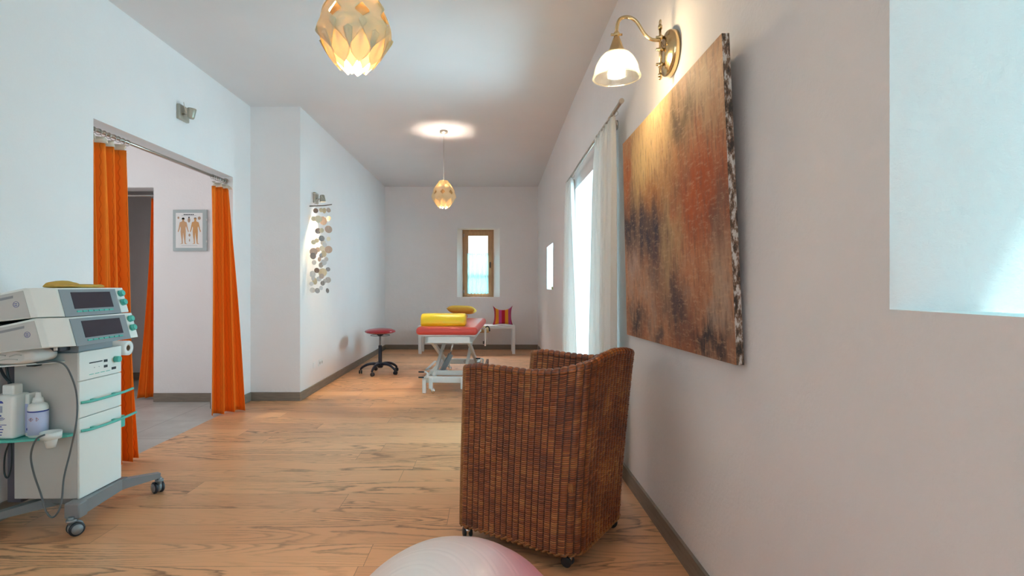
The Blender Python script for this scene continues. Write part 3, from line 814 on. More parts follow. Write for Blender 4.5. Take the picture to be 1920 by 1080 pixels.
# ------------------------------------------------------------------ painting
def painting():
    r = thing('painting', 'large abstract canvas in rust, gold and black hung on the right wall', 'painting', (0.87, 2.65, 1.0))
    T = lambda y, z: None
    # front plane corner points (far bottom, near bottom, near top, far top)
    fb, nb, ntp, ft = Vector((0.872, 3.40, 0.990)), Vector((0.872, 1.887, 1.019)), Vector((0.819, 1.887, 2.194)), Vector((0.845, 3.40, 2.204))
    b = MB()
    lay = b.bm.loops.layers.uv.verify()
    n = 12
    def f(u, v): return fb.lerp(nb, u).lerp(ft.lerp(ntp, u), v)
    b.grid(f, n, n)
    b.build('canvas', M['painting'], r, recalc=False)
    d = Vector((0.027, 0, 0.001)); e = Vector((0.0, 0, 0)); b = MB()
    F = [p+e for p in (fb, nb, ntp, ft)]; K = [p+d for p in F]
    for k in range(4): b.quad([F[k], F[(k+1) % 4], K[(k+1) % 4], K[k]])
    b.quad(K)
    bmesh.ops.remove_doubles(b.bm, verts=b.bm.verts[:], dist=1e-6)
    b.build('stretcher_edge', M['bark'], r)
    w = MB()
    for y in (2.2, 3.1): w.cyl((0.868, y, 2.1), (XR-0.002, y, 2.1), 0.005, n=8)
    w.build('wall_hook', M['steel'], r)
painting()

# ------------------------------------------------------------------ ball
def ball():
    R0 = 0.325; c = Vector((-0.088, 1.32, R0)); pole = Vector((-0.35, -0.45, 0.82)).normalized()
    b = MB(); res = bmesh.ops.create_uvsphere(b.bm, u_segments=128, v_segments=220, radius=1.0)
    q = pole.to_track_quat('Z', 'Y')
    for v in b.bm.verts:
        p = v.co.normalized(); th = math.acos(max(-1, min(1, p.z)))
        k = th*R0/0.060; fr = k-round(k)
        ridge = 0.0016*(math.exp(-((fr-0.13)*0.060/0.0022)**2)+math.exp(-((fr+0.13)*0.060/0.0022)**2))
        v.co = (q @ p)*(R0-0.003+ridge)
    for f in b.bm.faces: f.smooth = True
    me_o = b.build('exercise_ball', M['ball'])
    me_o.location = c
    tag(me_o, 'pearly pink ridged exercise ball on the floor in front of the wicker armchair', 'exercise ball')
ball()

# ------------------------------------------------------------------ wicker armchair
def chair():
    root = thing('wicker_armchair', 'dark brown woven rattan tub armchair on small casters by the right wall', 'armchair', (0.35, 2.85, 0))
    def path(A, B, C_, D, rad, n):
        """rounded open polyline sampled to n+1 points with (pos, normal)"""
        A, B, C_, D = [Vector(p) for p in (A, B, C_, D)]
        pts = []
        def arc(P0, P1, P2, r):
            a = (P0-P1).normalized(); c = (P2-P1).normalized()
            ang = a.angle(c); t = r/math.tan(ang/2)
            s, e = P1+a*t, P1+c*t; bis = (a+c).normalized(); cen = P1+bis*(r/math.sin(ang/2))
            v0, v1 = s-cen, e-cen; tot = v0.angle(v1); out = []
            sg = 1 if (v0.x*v1.y-v0.y*v1.x) > 0 else -1
            for k in range(17):
                th = sg*tot*k/16
                out.append(cen+Vector((v0.x*math.cos(th)-v0.y*math.sin(th), v0.x*math.sin(th)+v0.y*math.cos(th))))
            return out
        pts = [A]+arc(A, B, C_, rad)+arc(B, C_, D, rad)+[D]
        L = [0]
        for a, c in zip(pts, pts[1:]): L.append(L[-1]+(c-a).length)
        out = []
        j = 0
        for i in range(n+1):
            s = L[-1]*i/n
            while j < len(L)-2 and L[j+1] < s: j += 1
            k = (s-L[j])/(L[j+1]-L[j]); p = pts[j].lerp(pts[j+1], k)
            out.append(p)
        return np.array([[p.x, p.y] for p in out]), L[-1]
    NC, SC = 52, 6
    n = NC*SC
    Ab, Bb, Cb, Db = (-0.139, 2.745), (0.375, 2.405), (0.715, 2.905), (0.215, 3.25)
    At, Bt, Ct, Dt = (-0.120, 2.745), (0.410, 2.385), (0.825, 2.935), (0.268, 3.275)
    pb, Lb = path(Ab, Bb, Cb, Db, 0.10, n); pt, Lt = path(At, Bt, Ct, Dt, 0.15, n)
    s = np.linspace(0, 1, n+1)
    # top height along the shell
    key_s = [0, 0.04, 0.12, 0.20, 0.27, 0.34, 0.42, 0.50, 0.58, 0.66, 0.73, 0.80, 0.88, 0.96, 1.0]
    key_z = [0.885, 0.898, 0.896, 0.892, 0.905, 0.935, 0.965, 0.978, 0.968, 0.940, 0.905, 0.890, 0.895, 0.905, 0.895]
    zt = np.interp(s, key_s, key_z)
    for _ in range(10): zt[1:-1] = (zt[:-2]+zt[1:-1]*2+zt[2:])/4
    z0 = 0.075
    def surf(off, rows, sr, ztop, amp, rim, vend=1.0, z_lo=z0):
        m_ = rows*sr
        v = np.linspace(0, vend, m_+1)
        U, Vv = np.meshgrid(s, v, indexing='ij')
        curve = Vv**1.25
        X = pb[:, 0][:, None]*(1-curve)+pt[:, 0][:, None]*curve
        Y = pb[:, 1][:, None]*(1-curve)+pt[:, 1][:, None]*curve
        Z = z_lo+(ztop[:, None]-z_lo)*Vv
        # slight waist
        tx = np.gradient(X, axis=0); ty = np.gradient(Y, axis=0); l = np.hypot(tx, ty)
        nx, ny = ty/l, -tx/l     # outward (right-hand of travel A->B->C->D is outward)
        cu = U*NC; cv = Vv/vend*rows
        fu = cu-np.floor(cu+1e-9); fv = cv-np.floor(cv+1e-9)
        colb = np.sqrt(np.clip(np.sin(PI*fu), 0, 1)); rowb = np.sqrt(np.clip(1-((fv-0.5)*2)**2, 0, 1))
        disp = amp*colb*(0.38+0.62*rowb)
        # strands lean a little between stakes
        sl = 0.0022*np.sin(PI*fu)*np.where(np.floor(cu+1e-9) % 2 == 0, 1, -1)*0.6
        rs = np.random.RandomState(5); jit = rs.uniform(0.75, 1.15, (NC+1, rows+1))
        disp = disp*jit[np.floor(cu+1e-9).astype(int), np.floor(cv+1e-9).astype(int)]
        X = X+nx*(off+disp*np.sign(off+1e-6 if off >= 0 else -1)); Y = Y+ny*(off+disp*np.sign(off+1e-6 if off >= 0 else -1)); Z = Z+sl
        return X, Y, Z, cu, cv
    def to_mesh(name, X, Y, Z, cu, cv, m, flip=False):
        a, c = X.shape
        co = np.stack([X, Y, Z], -1).reshape(-1, 3)
        idx = np.arange(a*c).reshape(a, c)
        q = np.stack([idx[:-1, :-1], idx[1:, :-1], idx[1:, 1:], idx[:-1, 1:]], -1).reshape(-1, 4)
        if flip: q = q[:, ::-1]
        me = bpy.data.meshes.new(name)
        me.vertices.add(len(co)); me.vertices.foreach_set('co', co.ravel())
        me.loops.add(q.size); me.loops.foreach_set('vertex_index', q.ravel().astype(np.int32))
        me.polygons.add(len(q)); me.polygons.foreach_set('loop_start', np.arange(0, q.size, 4, dtype=np.int32))
        try: me.polygons.foreach_set('loop_total', np.full(len(q), 4, dtype=np.int32))
        except Exception: pass
        # uv by face cell so that floor() stays constant inside one strand
        cuf = cu.reshape(-1)[q]; cvf = cv.reshape(-1)[q]
        uvl = me.uv_layers.new(name='UVMap')
        cm = (np.floor(cuf.mean(1)))[:, None]; vm = (np.floor(cvf.mean(1)))[:, None]
        cuf = np.clip(cuf, cm+0.001, cm+0.999); cvf = np.clip(cvf, vm+0.001, vm+0.999)
        uvl.data.foreach_set('uv', np.stack([cuf, cvf], -1).reshape(-1))
        me.update(calc_edges=True); me.validate()
        me.polygons.foreach_set('use_smooth', np.ones(len(q), dtype=bool))
        me.materials.append(m)
        o = bpy.data.objects.new(name, me); C.objects.link(o); o.parent = root; o.matrix_parent_inverse = root_inv(root)
        return o
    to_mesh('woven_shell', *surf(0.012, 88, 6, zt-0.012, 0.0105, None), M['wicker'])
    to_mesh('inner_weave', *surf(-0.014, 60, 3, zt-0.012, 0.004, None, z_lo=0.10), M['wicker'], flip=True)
    # rolled rim across the top: sweep over the two skins
    K = 10; X = np.zeros((n+1, K*2+1)); Y = X.copy(); Z = X.copy()
    tx, ty = np.gradient(pt[:, 0]), np.gradient(pt[:, 1]); l = np.hypot(tx, ty); nx, ny = ty/l, -tx/l
    cu = (s*NC)[:, None]*np.ones((1, K*2+1)); fu = cu-np.floor(cu+1e-9)
    th = np.linspace(-0.35, PI+0.35, K*2+1)[None, :]; cv = np.linspace(0, 7, K*2+1)[None, :]*np.ones((n+1, 1))
    rr = 0.0165+0.006*np.sqrt(np.clip(np.sin(PI*fu), 0, 1))
    off = 0.0+np.cos(th)*rr
    X = pt[:, 0][:, None]+nx[:, None]*off; Y = pt[:, 1][:, None]+ny[:, None]*off; Z = (zt-0.010)[:, None]+np.sin(th)*rr*1.05
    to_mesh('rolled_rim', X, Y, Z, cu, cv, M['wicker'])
    # arm front posts
    for P0, P1, z1 in ((Ab, At, zt[0]), (Db, Dt, zt[-1])):
        b = MB(); Nn = 90
        a = Vector((P0[0], P0[1], z0)); e = Vector((P1[0], P1[1], z1-0.008))
        pts = [a.lerp(e, k/(Nn*4)) for k in range(Nn*4+1)]
        pts = [a + Vector(((e-a).x*(k/(Nn*4))**1.25, (e-a).y*(k/(Nn*4))**1.25, (e-a).z*k/(Nn*4))) for k in range(Nn*4+1)]
        b.tube(pts, lambda t: 0.019+0.0022*abs(math.sin(PI*t*Nn)), 10, smooth_path=False)
        b.ball(e+Vector((0, 0, 0.0)), 0.0205, 12)
        b.build('arm_post', M['rattan'], root)
    # braided foot rim
    for ph, zz in ((0, 0.074), (PI, 0.074)):
        b = MB(); pts = []
        nb = np.array(pb); txb, tyb = np.gradient(nb[:, 0]), np.gradient(nb[:, 1]); lb = np.hypot(txb, tyb)
        for i in range(0, n+1, 2):
            a = i*0.55+ph; o = 0.010*math.cos(a)+0.010
            pts.append((nb[i, 0]+tyb[i]/lb[i]*o, nb[i, 1]-txb[i]/lb[i]*o, zz+0.008*math.sin(a)))
        b.tube(pts, 0.0055, 6, smooth_path=False); b.build('foot_braid', M['rattan'], root)
    # seat and front skirt
    Av, Bv, Cv, Dv = [Vector(p) for p in (Ab, Bb, Cb, Db)]
    ctr = (Av+Bv+Cv+Dv)/4
    def ins(p, k, z): q = Vector(p).lerp(ctr, k); return Vector((q.x, q.y, z))
    b = MB()
    lo = [ins(p, 0.03, 0.36) for p in (Ab, Bb, Cb, Db)]; hi = [ins(p, 0.03, 0.40) for p in (Ab, Bb, Cb, Db)]
    b.quad(lo[::-1]); b.quad(hi)
    for k in range(4): b.quad([lo[k], lo[(k+1) % 4], hi[(k+1) % 4], hi[k]])
    b.build('seat', M['rattan'], root)
    b = MB()
    lo = [ins(p, 0.06, 0.40) for p in (Ab, Bb, Cb, Db)]; hi = [ins(p, 0.08, 0.475) for p in (Ab, Bb, Cb, Db)]
    vs = [b.bm.verts.new(p) for p in lo+hi]
    for f in ((3, 2, 1, 0), (4, 5, 6, 7), (0, 1, 5, 4), (1, 2, 6, 5), (2, 3, 7, 6), (3, 0, 4, 7)): b.bm.faces.new([vs[i] for i in f])
    bmesh.ops.bevel(b.bm, geom=b.bm.edges[:], offset=0.025, segments=3, profile=0.5, affect='EDGES')
    b.build('seat_cushion', mat('brown_cushion', (0.20, 0.09, 0.05), 0.9), root)
    # front panel of weave below the seat
    A3, D3 = Vector((Ab[0], Ab[1], 0.08)), Vector((Db[0], Db[1], 0.08))
    dd = (D3-A3); nn = Vector((-dd.y, dd.x, 0)).normalized()
    def fp(u, v):
        cu_ = u*16; cv_ = v*34
        return A3+dd*u+Vector((0, 0, 0.30*v))+nn*(0.006*math.sqrt(abs(math.sin(PI*cu_)))*(0.4+0.6*abs(math.sin(PI*cv_))))
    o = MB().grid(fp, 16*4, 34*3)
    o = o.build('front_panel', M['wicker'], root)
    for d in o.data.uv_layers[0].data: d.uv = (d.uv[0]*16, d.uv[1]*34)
    # casters
    for px, py, a in ((-0.118, 2.765, 0.3), (0.360, 2.475, 1.0), (0.655, 2.88, 2.0), (0.23, 3.19, 0.8)):
        b = MB(); b.cyl((px, py, 0.085), (px, py, 0.045), 0.008)
        ax = Vector((math.cos(a), math.sin(a), 0)); sd = Vector((-ax.y, ax.x, 0))
        o2 = Vector((px, py, 0.026))
        b.beam(o2+Vector((0, 0, 0.028))-sd*0.004, o2+sd*0.012+Vector((0, 0, 0.0)), 0.034, 0.012, up=(ax.x, ax.y, 0.01))
        b.ball(o2+Vector((0, 0, 0.012)), 0.0225, 14, (1.0, 1.0, 0.8))
        cst = b.build('caster', M['chrome'], root)
        b = MB()
        for q in (-1, 1): b.lathe([(0.0, -0.007), (0.020, -0.007), (0.0255, -0.004), (0.0255, 0.004), (0.020, 0.007), (0.0, 0.007)], o2+ax*0.016*q, ax, 24)
        b.build('wheel', M['wheel'], cst)
chair()

# ------------------------------------------------------------------ swivel stool
def stool():
    X, Y = -1.635, 7.93
    r = thing('swivel_stool', 'red round swivel stool on a black five-star base with wheels', 'stool', (X, Y, 0))
    prof = [(0.0, 0.590), (0.12, 0.590), (0.195, 0.602), (0.222, 0.615), (0.226, 0.626), (0.215, 0.640), (0.17, 0.658), (0.09, 0.668), (0.0, 0.670)]
    MB().lathe(prof, (X, Y, 0), n=48).build('seat', M['stoolred'], r)
    MB().lathe([(0.0, 0.591), (0.06, 0.590), (0.05, 0.570), (0.028, 0.560), (0.0, 0.560)], (X, Y, 0), n=24).build('seat_mount', M['navy'], r)
    b = MB(); loop = [(X+0.14*math.cos(a), Y+0.14*math.sin(a), 0.567) for a in [2*PI*k/40 for k in range(40)]]
    b.tube(loop, 0.004, 8, closed=True, smooth_path=False)
    for k in range(3):
        a = 2*PI*k/3+0.5; b.cyl((X+0.03*math.cos(a), Y+0.03*math.sin(a), 0.58), (X+0.14*math.cos(a), Y+0.14*math.sin(a), 0.567), 0.0035, n=8)
    b.build('height_ring', M['dark'], r)
    MB().cyl((X, Y, 0.36), (X, Y, 0.575), 0.014).build('gas_spring', M['grey'], r)
    MB().lathe([(0.0, 0.13), (0.026, 0.13), (0.028, 0.15), (0.026, 0.41), (0.020, 0.418), (0.0, 0.418)], (X, Y, 0), n=24).build('column', M['navy'], r)
    MB().lathe([(0.0, 0.085), (0.035, 0.085), (0.045, 0.10), (0.045, 0.155), (0.030, 0.168), (0.0, 0.168)], (X, Y, 0), n=24).build('hub', M['navy'], r)
    for k in range(5):
        a = -PI/2-0.22+2*PI*k/5; e = Vector((math.cos(a), math.sin(a), 0)); o = Vector((X, Y, 0))
        pts = [o+e*q+Vector((0, 0, z)) for q, z in ((0.02, 0.135), (0.10, 0.145), (0.18, 0.135), (0.25, 0.10), (0.285, 0.068))]
        lg = MB().tube(pts, lambda t: 0.024-0.008*t, 10).build('leg', M['navy'], r)
        c = o+e*0.285; t = Vector((-e.y, e.x, 0)); c2 = c+t*0.01
        b = MB(); b.cyl(c+Vector((0, 0, 0.05)), c+Vector((0, 0, 0.075)), 0.008)
        for q in (-1, 1): b.lathe([(0.0, -0.009), (0.022, -0.009), (0.029, -0.004), (0.029, 0.005), (0.020, 0.009), (0.0, 0.009)], c2+Vector((0, 0, 0.029))+e*0.014*q, e, 20)
        b.build('caster', M['wheel'], lg)
stool()

# ------------------------------------------------------------------ treatment table
def table():
    ox, oy = -0.525, 6.43
    r = thing('treatment_table', 'coral red padded treatment couch on a white scissor-lift frame', 'treatment table', (ox, oy, 0))
    rot = Matrix.Rotation(-math.radians(2.65), 4, 'Z'); r.rotation_euler = (0, 0, -math.radians(2.65))
    TW = Matrix.Translation((ox, oy, 0)) @ rot
    def put(b, name, m, par=r):
        bmesh.ops.transform(b.bm, matrix=TW, verts=b.bm.verts[:]); return b.build(name, m, par)
    W = 0.375
    b = MB(); b.box(-W, W, -0.01, 1.90, 0.705, 0.80, 0.042, 5); put(b, 'padded_top', M['coral'])
    b = MB(); b.box(-0.26, 0.06, 1.93, 2.22, 0.775, 0.845, 0.03, 4); put(b, 'headrest', M['coral'])
    b = MB(); b.beam((-0.15, 1.8, 0.70), (-0.15, 2.1, 0.775), 0.03, 0.02); b.beam((-0.05, 1.8, 0.70), (-0.05, 2.1, 0.775), 0.03, 0.02); put(b, 'headrest_bracket', M['steel'])
    b = MB(); b.box(-W+0.05, W-0.03, 0.04, 1.80, 0.690, 0.706); 
    put(b, 'top_board', M['palew'])
    b = MB()
    for y in (0.06, 1.68): b.box(-0.27, 0.31, y, y+0.05, 0.60, 0.685, 0.006, 1)
    for x in (-0.27, 0.27): b.box(x, x+0.04, 0.06, 1.73, 0.61, 0.685, 0.006, 1)
    put(b, 'upper_frame', M['palew'])
    for x, sx in ((-0.215, 1), (0.245, -1)):
        b = MB(); b.beam((x, 0.10, 0.655), (x, 1.60, 0.165), 0.035, 0.055); put(b, 'scissor_arm', M['palew'])
        b = MB(); b.beam((x+0.04*sx, 0.14, 0.17), (x+0.04*sx, 1.62, 0.66), 0.035, 0.055); put(b, 'scissor_arm', M['palew'])
        b = MB(); b.cyl((x-0.03, 0.86, 0.412), (x+0.06*sx+0.01, 0.86, 0.412), 0.014); put(b, 'pivot', M['steel'])
    b = MB()
    for y, z in ((0.02, 0.125), (1.60, 0.125)): b.box(-0.25, 0.29, y, y+0.05, z, z+0.075, 0.006, 1)
    for x in (-0.28, 0.27): b.box(x, x+0.045, 0.02, 1.65, 0.14, 0.20, 0.006, 1)
    b.box(-0.235, 0.27, 0.26, 0.30, 0.175, 0.235, 0.006, 1)
    put(b, 'base_frame', M['palew'])
    b = MB(); b.beam((-0.14, 0.55, 0.17), (-0.02, 0.60, 0.40), 0.055, 0.055); b.box(-0.2, -0.06, 0.50, 0.60, 0.14, 0.20, 0.008, 1)
    put(b, 'lift_motor', M['rubbergrey'])
    b = MB(); b.cyl((-0.03, 0.6, 0.385), (0.02, 0.62, 0.60), 0.011); b.cyl((0.012, 0.615, 0.55), (0.015, 0.618, 0.57), 0.02); put(b, 'piston', M['chrome'])
    b = MB(); b.cyl((0.08, 1.59, 0.165), (0.08, 1.575, 0.165), 0.028, n=24); put(b, 'round_badge', M['steel'])
    for x, y in ((-0.275, 0.0), (0.285, 0.0), (-0.275, 1.66), (0.285, 1.66)):
        b = MB(); b.box(x-0.022, x+0.022, y, y+0.045, 0.002, 0.195, 0.004, 1)
        lg = put(b, 'leg', M['palew'])
        b = MB(); b.cyl((x, y+0.022, 0), (x, y+0.022, 0.012), 0.02); put(b, 'foot_pad', M['dark'], lg)
    for x, y in ((-0.185, -0.03), (0.20, -0.03), (-0.185, 1.70), (0.20, 1.70)):
        b = MB(); b.box(x-0.03, x+0.015, y+0.01, y+0.055, 0.06, 0.19, 0.004, 1); b.cyl((x, y+0.02, 0.085), (x, y+0.02, 0.05), 0.012)
        b.beam((x+0.002, y+0.02, 0.07), (x+0.02, y+0.02, 0.032), 0.03, 0.008, up=(1, 0, 0))
        cs = put(b, 'caster', M['palew'])
        b = MB(); b.lathe([(0.0, -0.012), (0.026, -0.012), (0.035, -0.006), (0.035, 0.006), (0.026, 0.012), (0.0, 0.012)], (x+0.02, y+0.02, 0.035), (1, 0.9, 0), 24)
        put(b, 'wheel', M['chrome'], cs)
    for x, y in ((-0.27, -0.02), (0.33, 1.2)):
        b = MB(); b.tube([(x+0.02, y+0.05, 0.15), (x+0.03, y, 0.20), (x+0.04, y-0.01, 0.25), (x+0.01, y-0.01, 0.27)], 0.010, 8); b.beam((x-0.03, y, 0.20), (x+0.05, y, 0.20), 0.02, 0.012)
        lv = put(b, 'brake_lever', M['palew'])
        for z in (0.20, 0.265):
            b = MB(); b.cyl((x-0.065, y-0.01, z), (x+0.0, y-0.01, z), 0.010); put(b, 'grip', M['dark'], lv)
    b = MB(); b.box(-0.47, -0.43, 1.2, 2.1, 0.085, 0.10, 0.003, 1); b.box(-0.47, -0.25, 1.2, 1.235, 0.085, 0.10, 0.003, 1); b.box(-0.47, -0.25, 2.05, 2.085, 0.085, 0.10, 0.003, 1); put(b, 'foot_rail', M['palew'])
    b = MB(); b.box(0.41, 0.44, 0.95, 1.4, 0.10, 0.23, 0.004, 1); put(b, 'foot_plate', mat('rosewood_plate', (0.22, 0.08, 0.06), 0.5))
    # hand bracket and strap at the far right corner
    b = MB(); b.box(0.385, 0.415, 1.2, 1.235, 0.44, 0.70, 0.005, 1); b.box(0.35, 0.41, 1.2, 1.235, 0.68, 0.70, 0.003, 1); 
    br = put(b, 'side_bracket', M['steel'])
    b = MB()
    for z in (0.48, 0.50): b.cyl((0.365, 1.215, z), (0.388, 1.215, z), 0.009)
    put(b, 'knob', M['dark'], br)
    b = MB(); b.tube([(0.40, 1.22, 0.705), (0.43, 1.22, 0.72), (0.455, 1.22, 0.70), (0.46, 1.22, 0.65)], 0.010, 8); put(b, 'handle', M['dark'], r)
table()
# paper roll under the table head
pr = MB(); pr.cyl((-0.30, 8.30, 0.62), (-0.02, 8.34, 0.62), 0.052, n=28)
pr = pr.build('couch_roll', mat('tan_paper', (0.62, 0.38, 0.17), 0.8)); tag(pr, 'tan couch roll hanging beneath the far end of the treatment couch', 'paper roll')

def bolster():
    b = MB(); n = 24
    prof = []
    D, Hh = 0.30, 0.150
    for k in range(n+1):
        a = PI*k/n; prof.append((-D/2*math.copysign(abs(math.cos(a))**0.75, math.cos(a)), 0.005+Hh*abs(math.sin(a))**0.62))
    L = 0.56
    xs = [(-L/2, 0.82), (-L/2+0.006, 0.93), (-L/2+0.02, 0.985), (-L/2+0.05, 1.0), (L/2-0.05, 1.0), (L/2-0.02, 0.985), (L/2-0.006, 0.93), (L/2, 0.82)]
    rings = []
    for x, k in xs: rings.append([b.bm.verts.new((x, p[0]*k, 0.07+(p[1]-0.07)*k)) for p in prof])
    for A, B in zip(rings, rings[1:]):
        for i in range(len(prof)):
            j = (i+1) % len(prof); f = b.bm.faces.new((A[i], A[j], B[j], B[i])); f.smooth = i < n
    b.bm.faces.new(rings[0]); b.bm.faces.new(rings[-1][::-1])
    o = b.build('bolster', M['yellow']); o.location = (-0.585, 6.77, 0.796); o.rotation_euler = (0, 0, math.radians(-1))
    tag(o, 'bright yellow half-round vinyl bolster lying across the treatment couch', 'bolster')
bolster()

def cushion_mesh(w, h, t, corner=0.0, sag=0.0, n=28):
    """pillow in xz plane, thickness along y"""
    b = MB(); lay = b.bm.loops.layers.uv.verify()
    for side in (1, -1):
        g = {}
        for i in range(n+1):
            for j in range(n+1):
                u, v = i/n*2-1, j/n*2-1
                x = u*w/2*(1-0.10*(1-v*v)*abs(u)**3+corner*abs(u*v)**3)
                z = v*h/2*(1-0.10*(1-u*u)*abs(v)**3)-sag*(1-u*u)*max(0, v)**3
                if corner: x *= 1+0.0
                y = side*t/2*((1-u**4)*(1-v**4))**0.5
                g[i, j] = b.bm.verts.new((x, y, z))
        for i in range(n):
            for j in range(n):
                q = [(i, j), (i+1, j), (i+1, j+1), (i, j+1)]
                if side > 0: q = q[::-1]
                f = b.bm.faces.new([g[k] for k in q]); f.smooth = True
                for lp, k in zip(f.loops, q): lp[lay].uv = (k[0]/n, k[1]/n)
    bmesh.ops.remove_doubles(b.bm, verts=b.bm.verts[:], dist=1e-5)
    return b
cu = cushion_mesh(0.36, 0.38, 0.13, corner=0.10, sag=0.105).build('striped_cushion', M['stripes'])
cu.location = (0.245, 10.40, 0.730); cu.rotation_euler = (math.radians(-10), 0, 0)
tag(cu, 'pink, red and orange striped cushion standing upright on the white bench', 'cushion')
pi_ = cushion_mesh(0.46, 0.34, 0.13).build('yellow_pillow', M['pillow'])
pi_.location = (-0.455, 8.60, 0.914); pi_.rotation_euler = (math.radians(84), math.radians(2), math.radians(-4))
tag(pi_, 'mustard yellow pillow lying at the far head end of the treatment couch', 'pillow')

# ------------------------------------------------------------------ bench
bn = thing('bench', 'plain white bench with square legs against the back wall', 'bench', (-0.45, 10.4, 0))
MB().box(-1.37, 0.478, 10.16, 10.62, 0.485, 0.54, 0.004, 1).build('seat', M['bench'], bn)
for x in (-1.37, 0.418):
    for y in (10.16, 10.56):
        MB().box(x, x+0.06, y, y+0.06, 0, 0.485, 0.004, 1).build('leg', M['bench'], bn)

# ------------------------------------------------------------------ items on the small sill
ob = MB().box(0.955, 1.02, 8.02, 8.30, 1.246, 1.285, 0.003, 1).build('olive_box', M['olive']); tag(ob, 'small olive green box on the sill of the small far niche', 'box')
fg = MB(); fg.lathe([(0.0, 0), (0.03, 0), (0.04, 0.02), (0.03, 0.05), (0.012, 0.075), (0.018, 0.10), (0.0, 0.115)], (0.985, 7.99, 1.246), n=18)
fg = fg.build('dark_figurine', M['dark']); tag(fg, 'tiny dark ornament beside the olive box on the small niche sill', 'ornament')

# ------------------------------------------------------------------ wall spots
def spot(label, yc, zc, up, X0, pw=0.15, lit=False):
    r = thing('wall_spotlight', label, 'lamp', (X0, yc, zc))
    MB().box(X0, X0+0.03, yc-pw/2, yc+pw/2, zc-0.065, zc+0.065, 0.006, 2).build('wall_plate', mat('satin_beige_metal', (0.46, 0.42, 0.35), 0.4, 0.4), r)
    hx, hy, hz = X0+0.105, yc-0.03, zc-0.01
    MB().cyl((X0+0.03, yc-0.03, zc-0.012), (hx-0.02, hy, hz-0.01), 0.005).build('arm', M['nickel'], r)
    s = 1 if up else -1; ax = Vector((0.10, 0.02, s)).normalized()
    prof = [(0.0, -0.045), (0.022, -0.045), (0.028, -0.035), (0.036, 0.035), (0.036, 0.042), (0.031, 0.042), (0.028, 0.022), (0.0, 0.020)]
    hd = MB().lathe(prof, (hx, hy, hz), ax, 28).build('lamp_head', mat('spot_shell', (0.40, 0.36, 0.29), 0.4, 0.4), r)
    MB().disc(Vector((hx, hy, hz))+ax*0.030, ax, 0.030, 0.003, 24).build('lens', M['led'] if lit else M['glassframe'], hd)
    MB().tube([(hx-0.03, hy-0.02, hz), (hx-0.04, hy-0.035, hz+0.04*s), (hx-0.045, hy-0.04, hz+0.085*s)], 0.003, 6).build('switch_rod', M['nickel'], r)
    return Vector((hx, hy, hz))+ax*0.05, ax
spot('small beige wall spotlight pointing up beside the orange curtain opening', 4.69, 2.815, True, XL)
sp, ax = spot('small lit wall spotlight just above the shell disc mobile', 6.54, 2.375, False, XLF, 0.13, True)
sd = bpy.data.lights.new('spot_light', 'SPOT'); sd.energy = 22; sd.color = (1, 0.82, 0.5); sd.spot_size = math.radians(75); sd.spot_blend = 0.6; sd.shadow_soft_size = 0.02
so = bpy.data.objects.new('spot_light', sd); C.objects.link(so); so.location = sp; so.rotation_euler = Vector((-0.03, -0.03, -1)).to_track_quat('-Z', 'Y').to_euler()

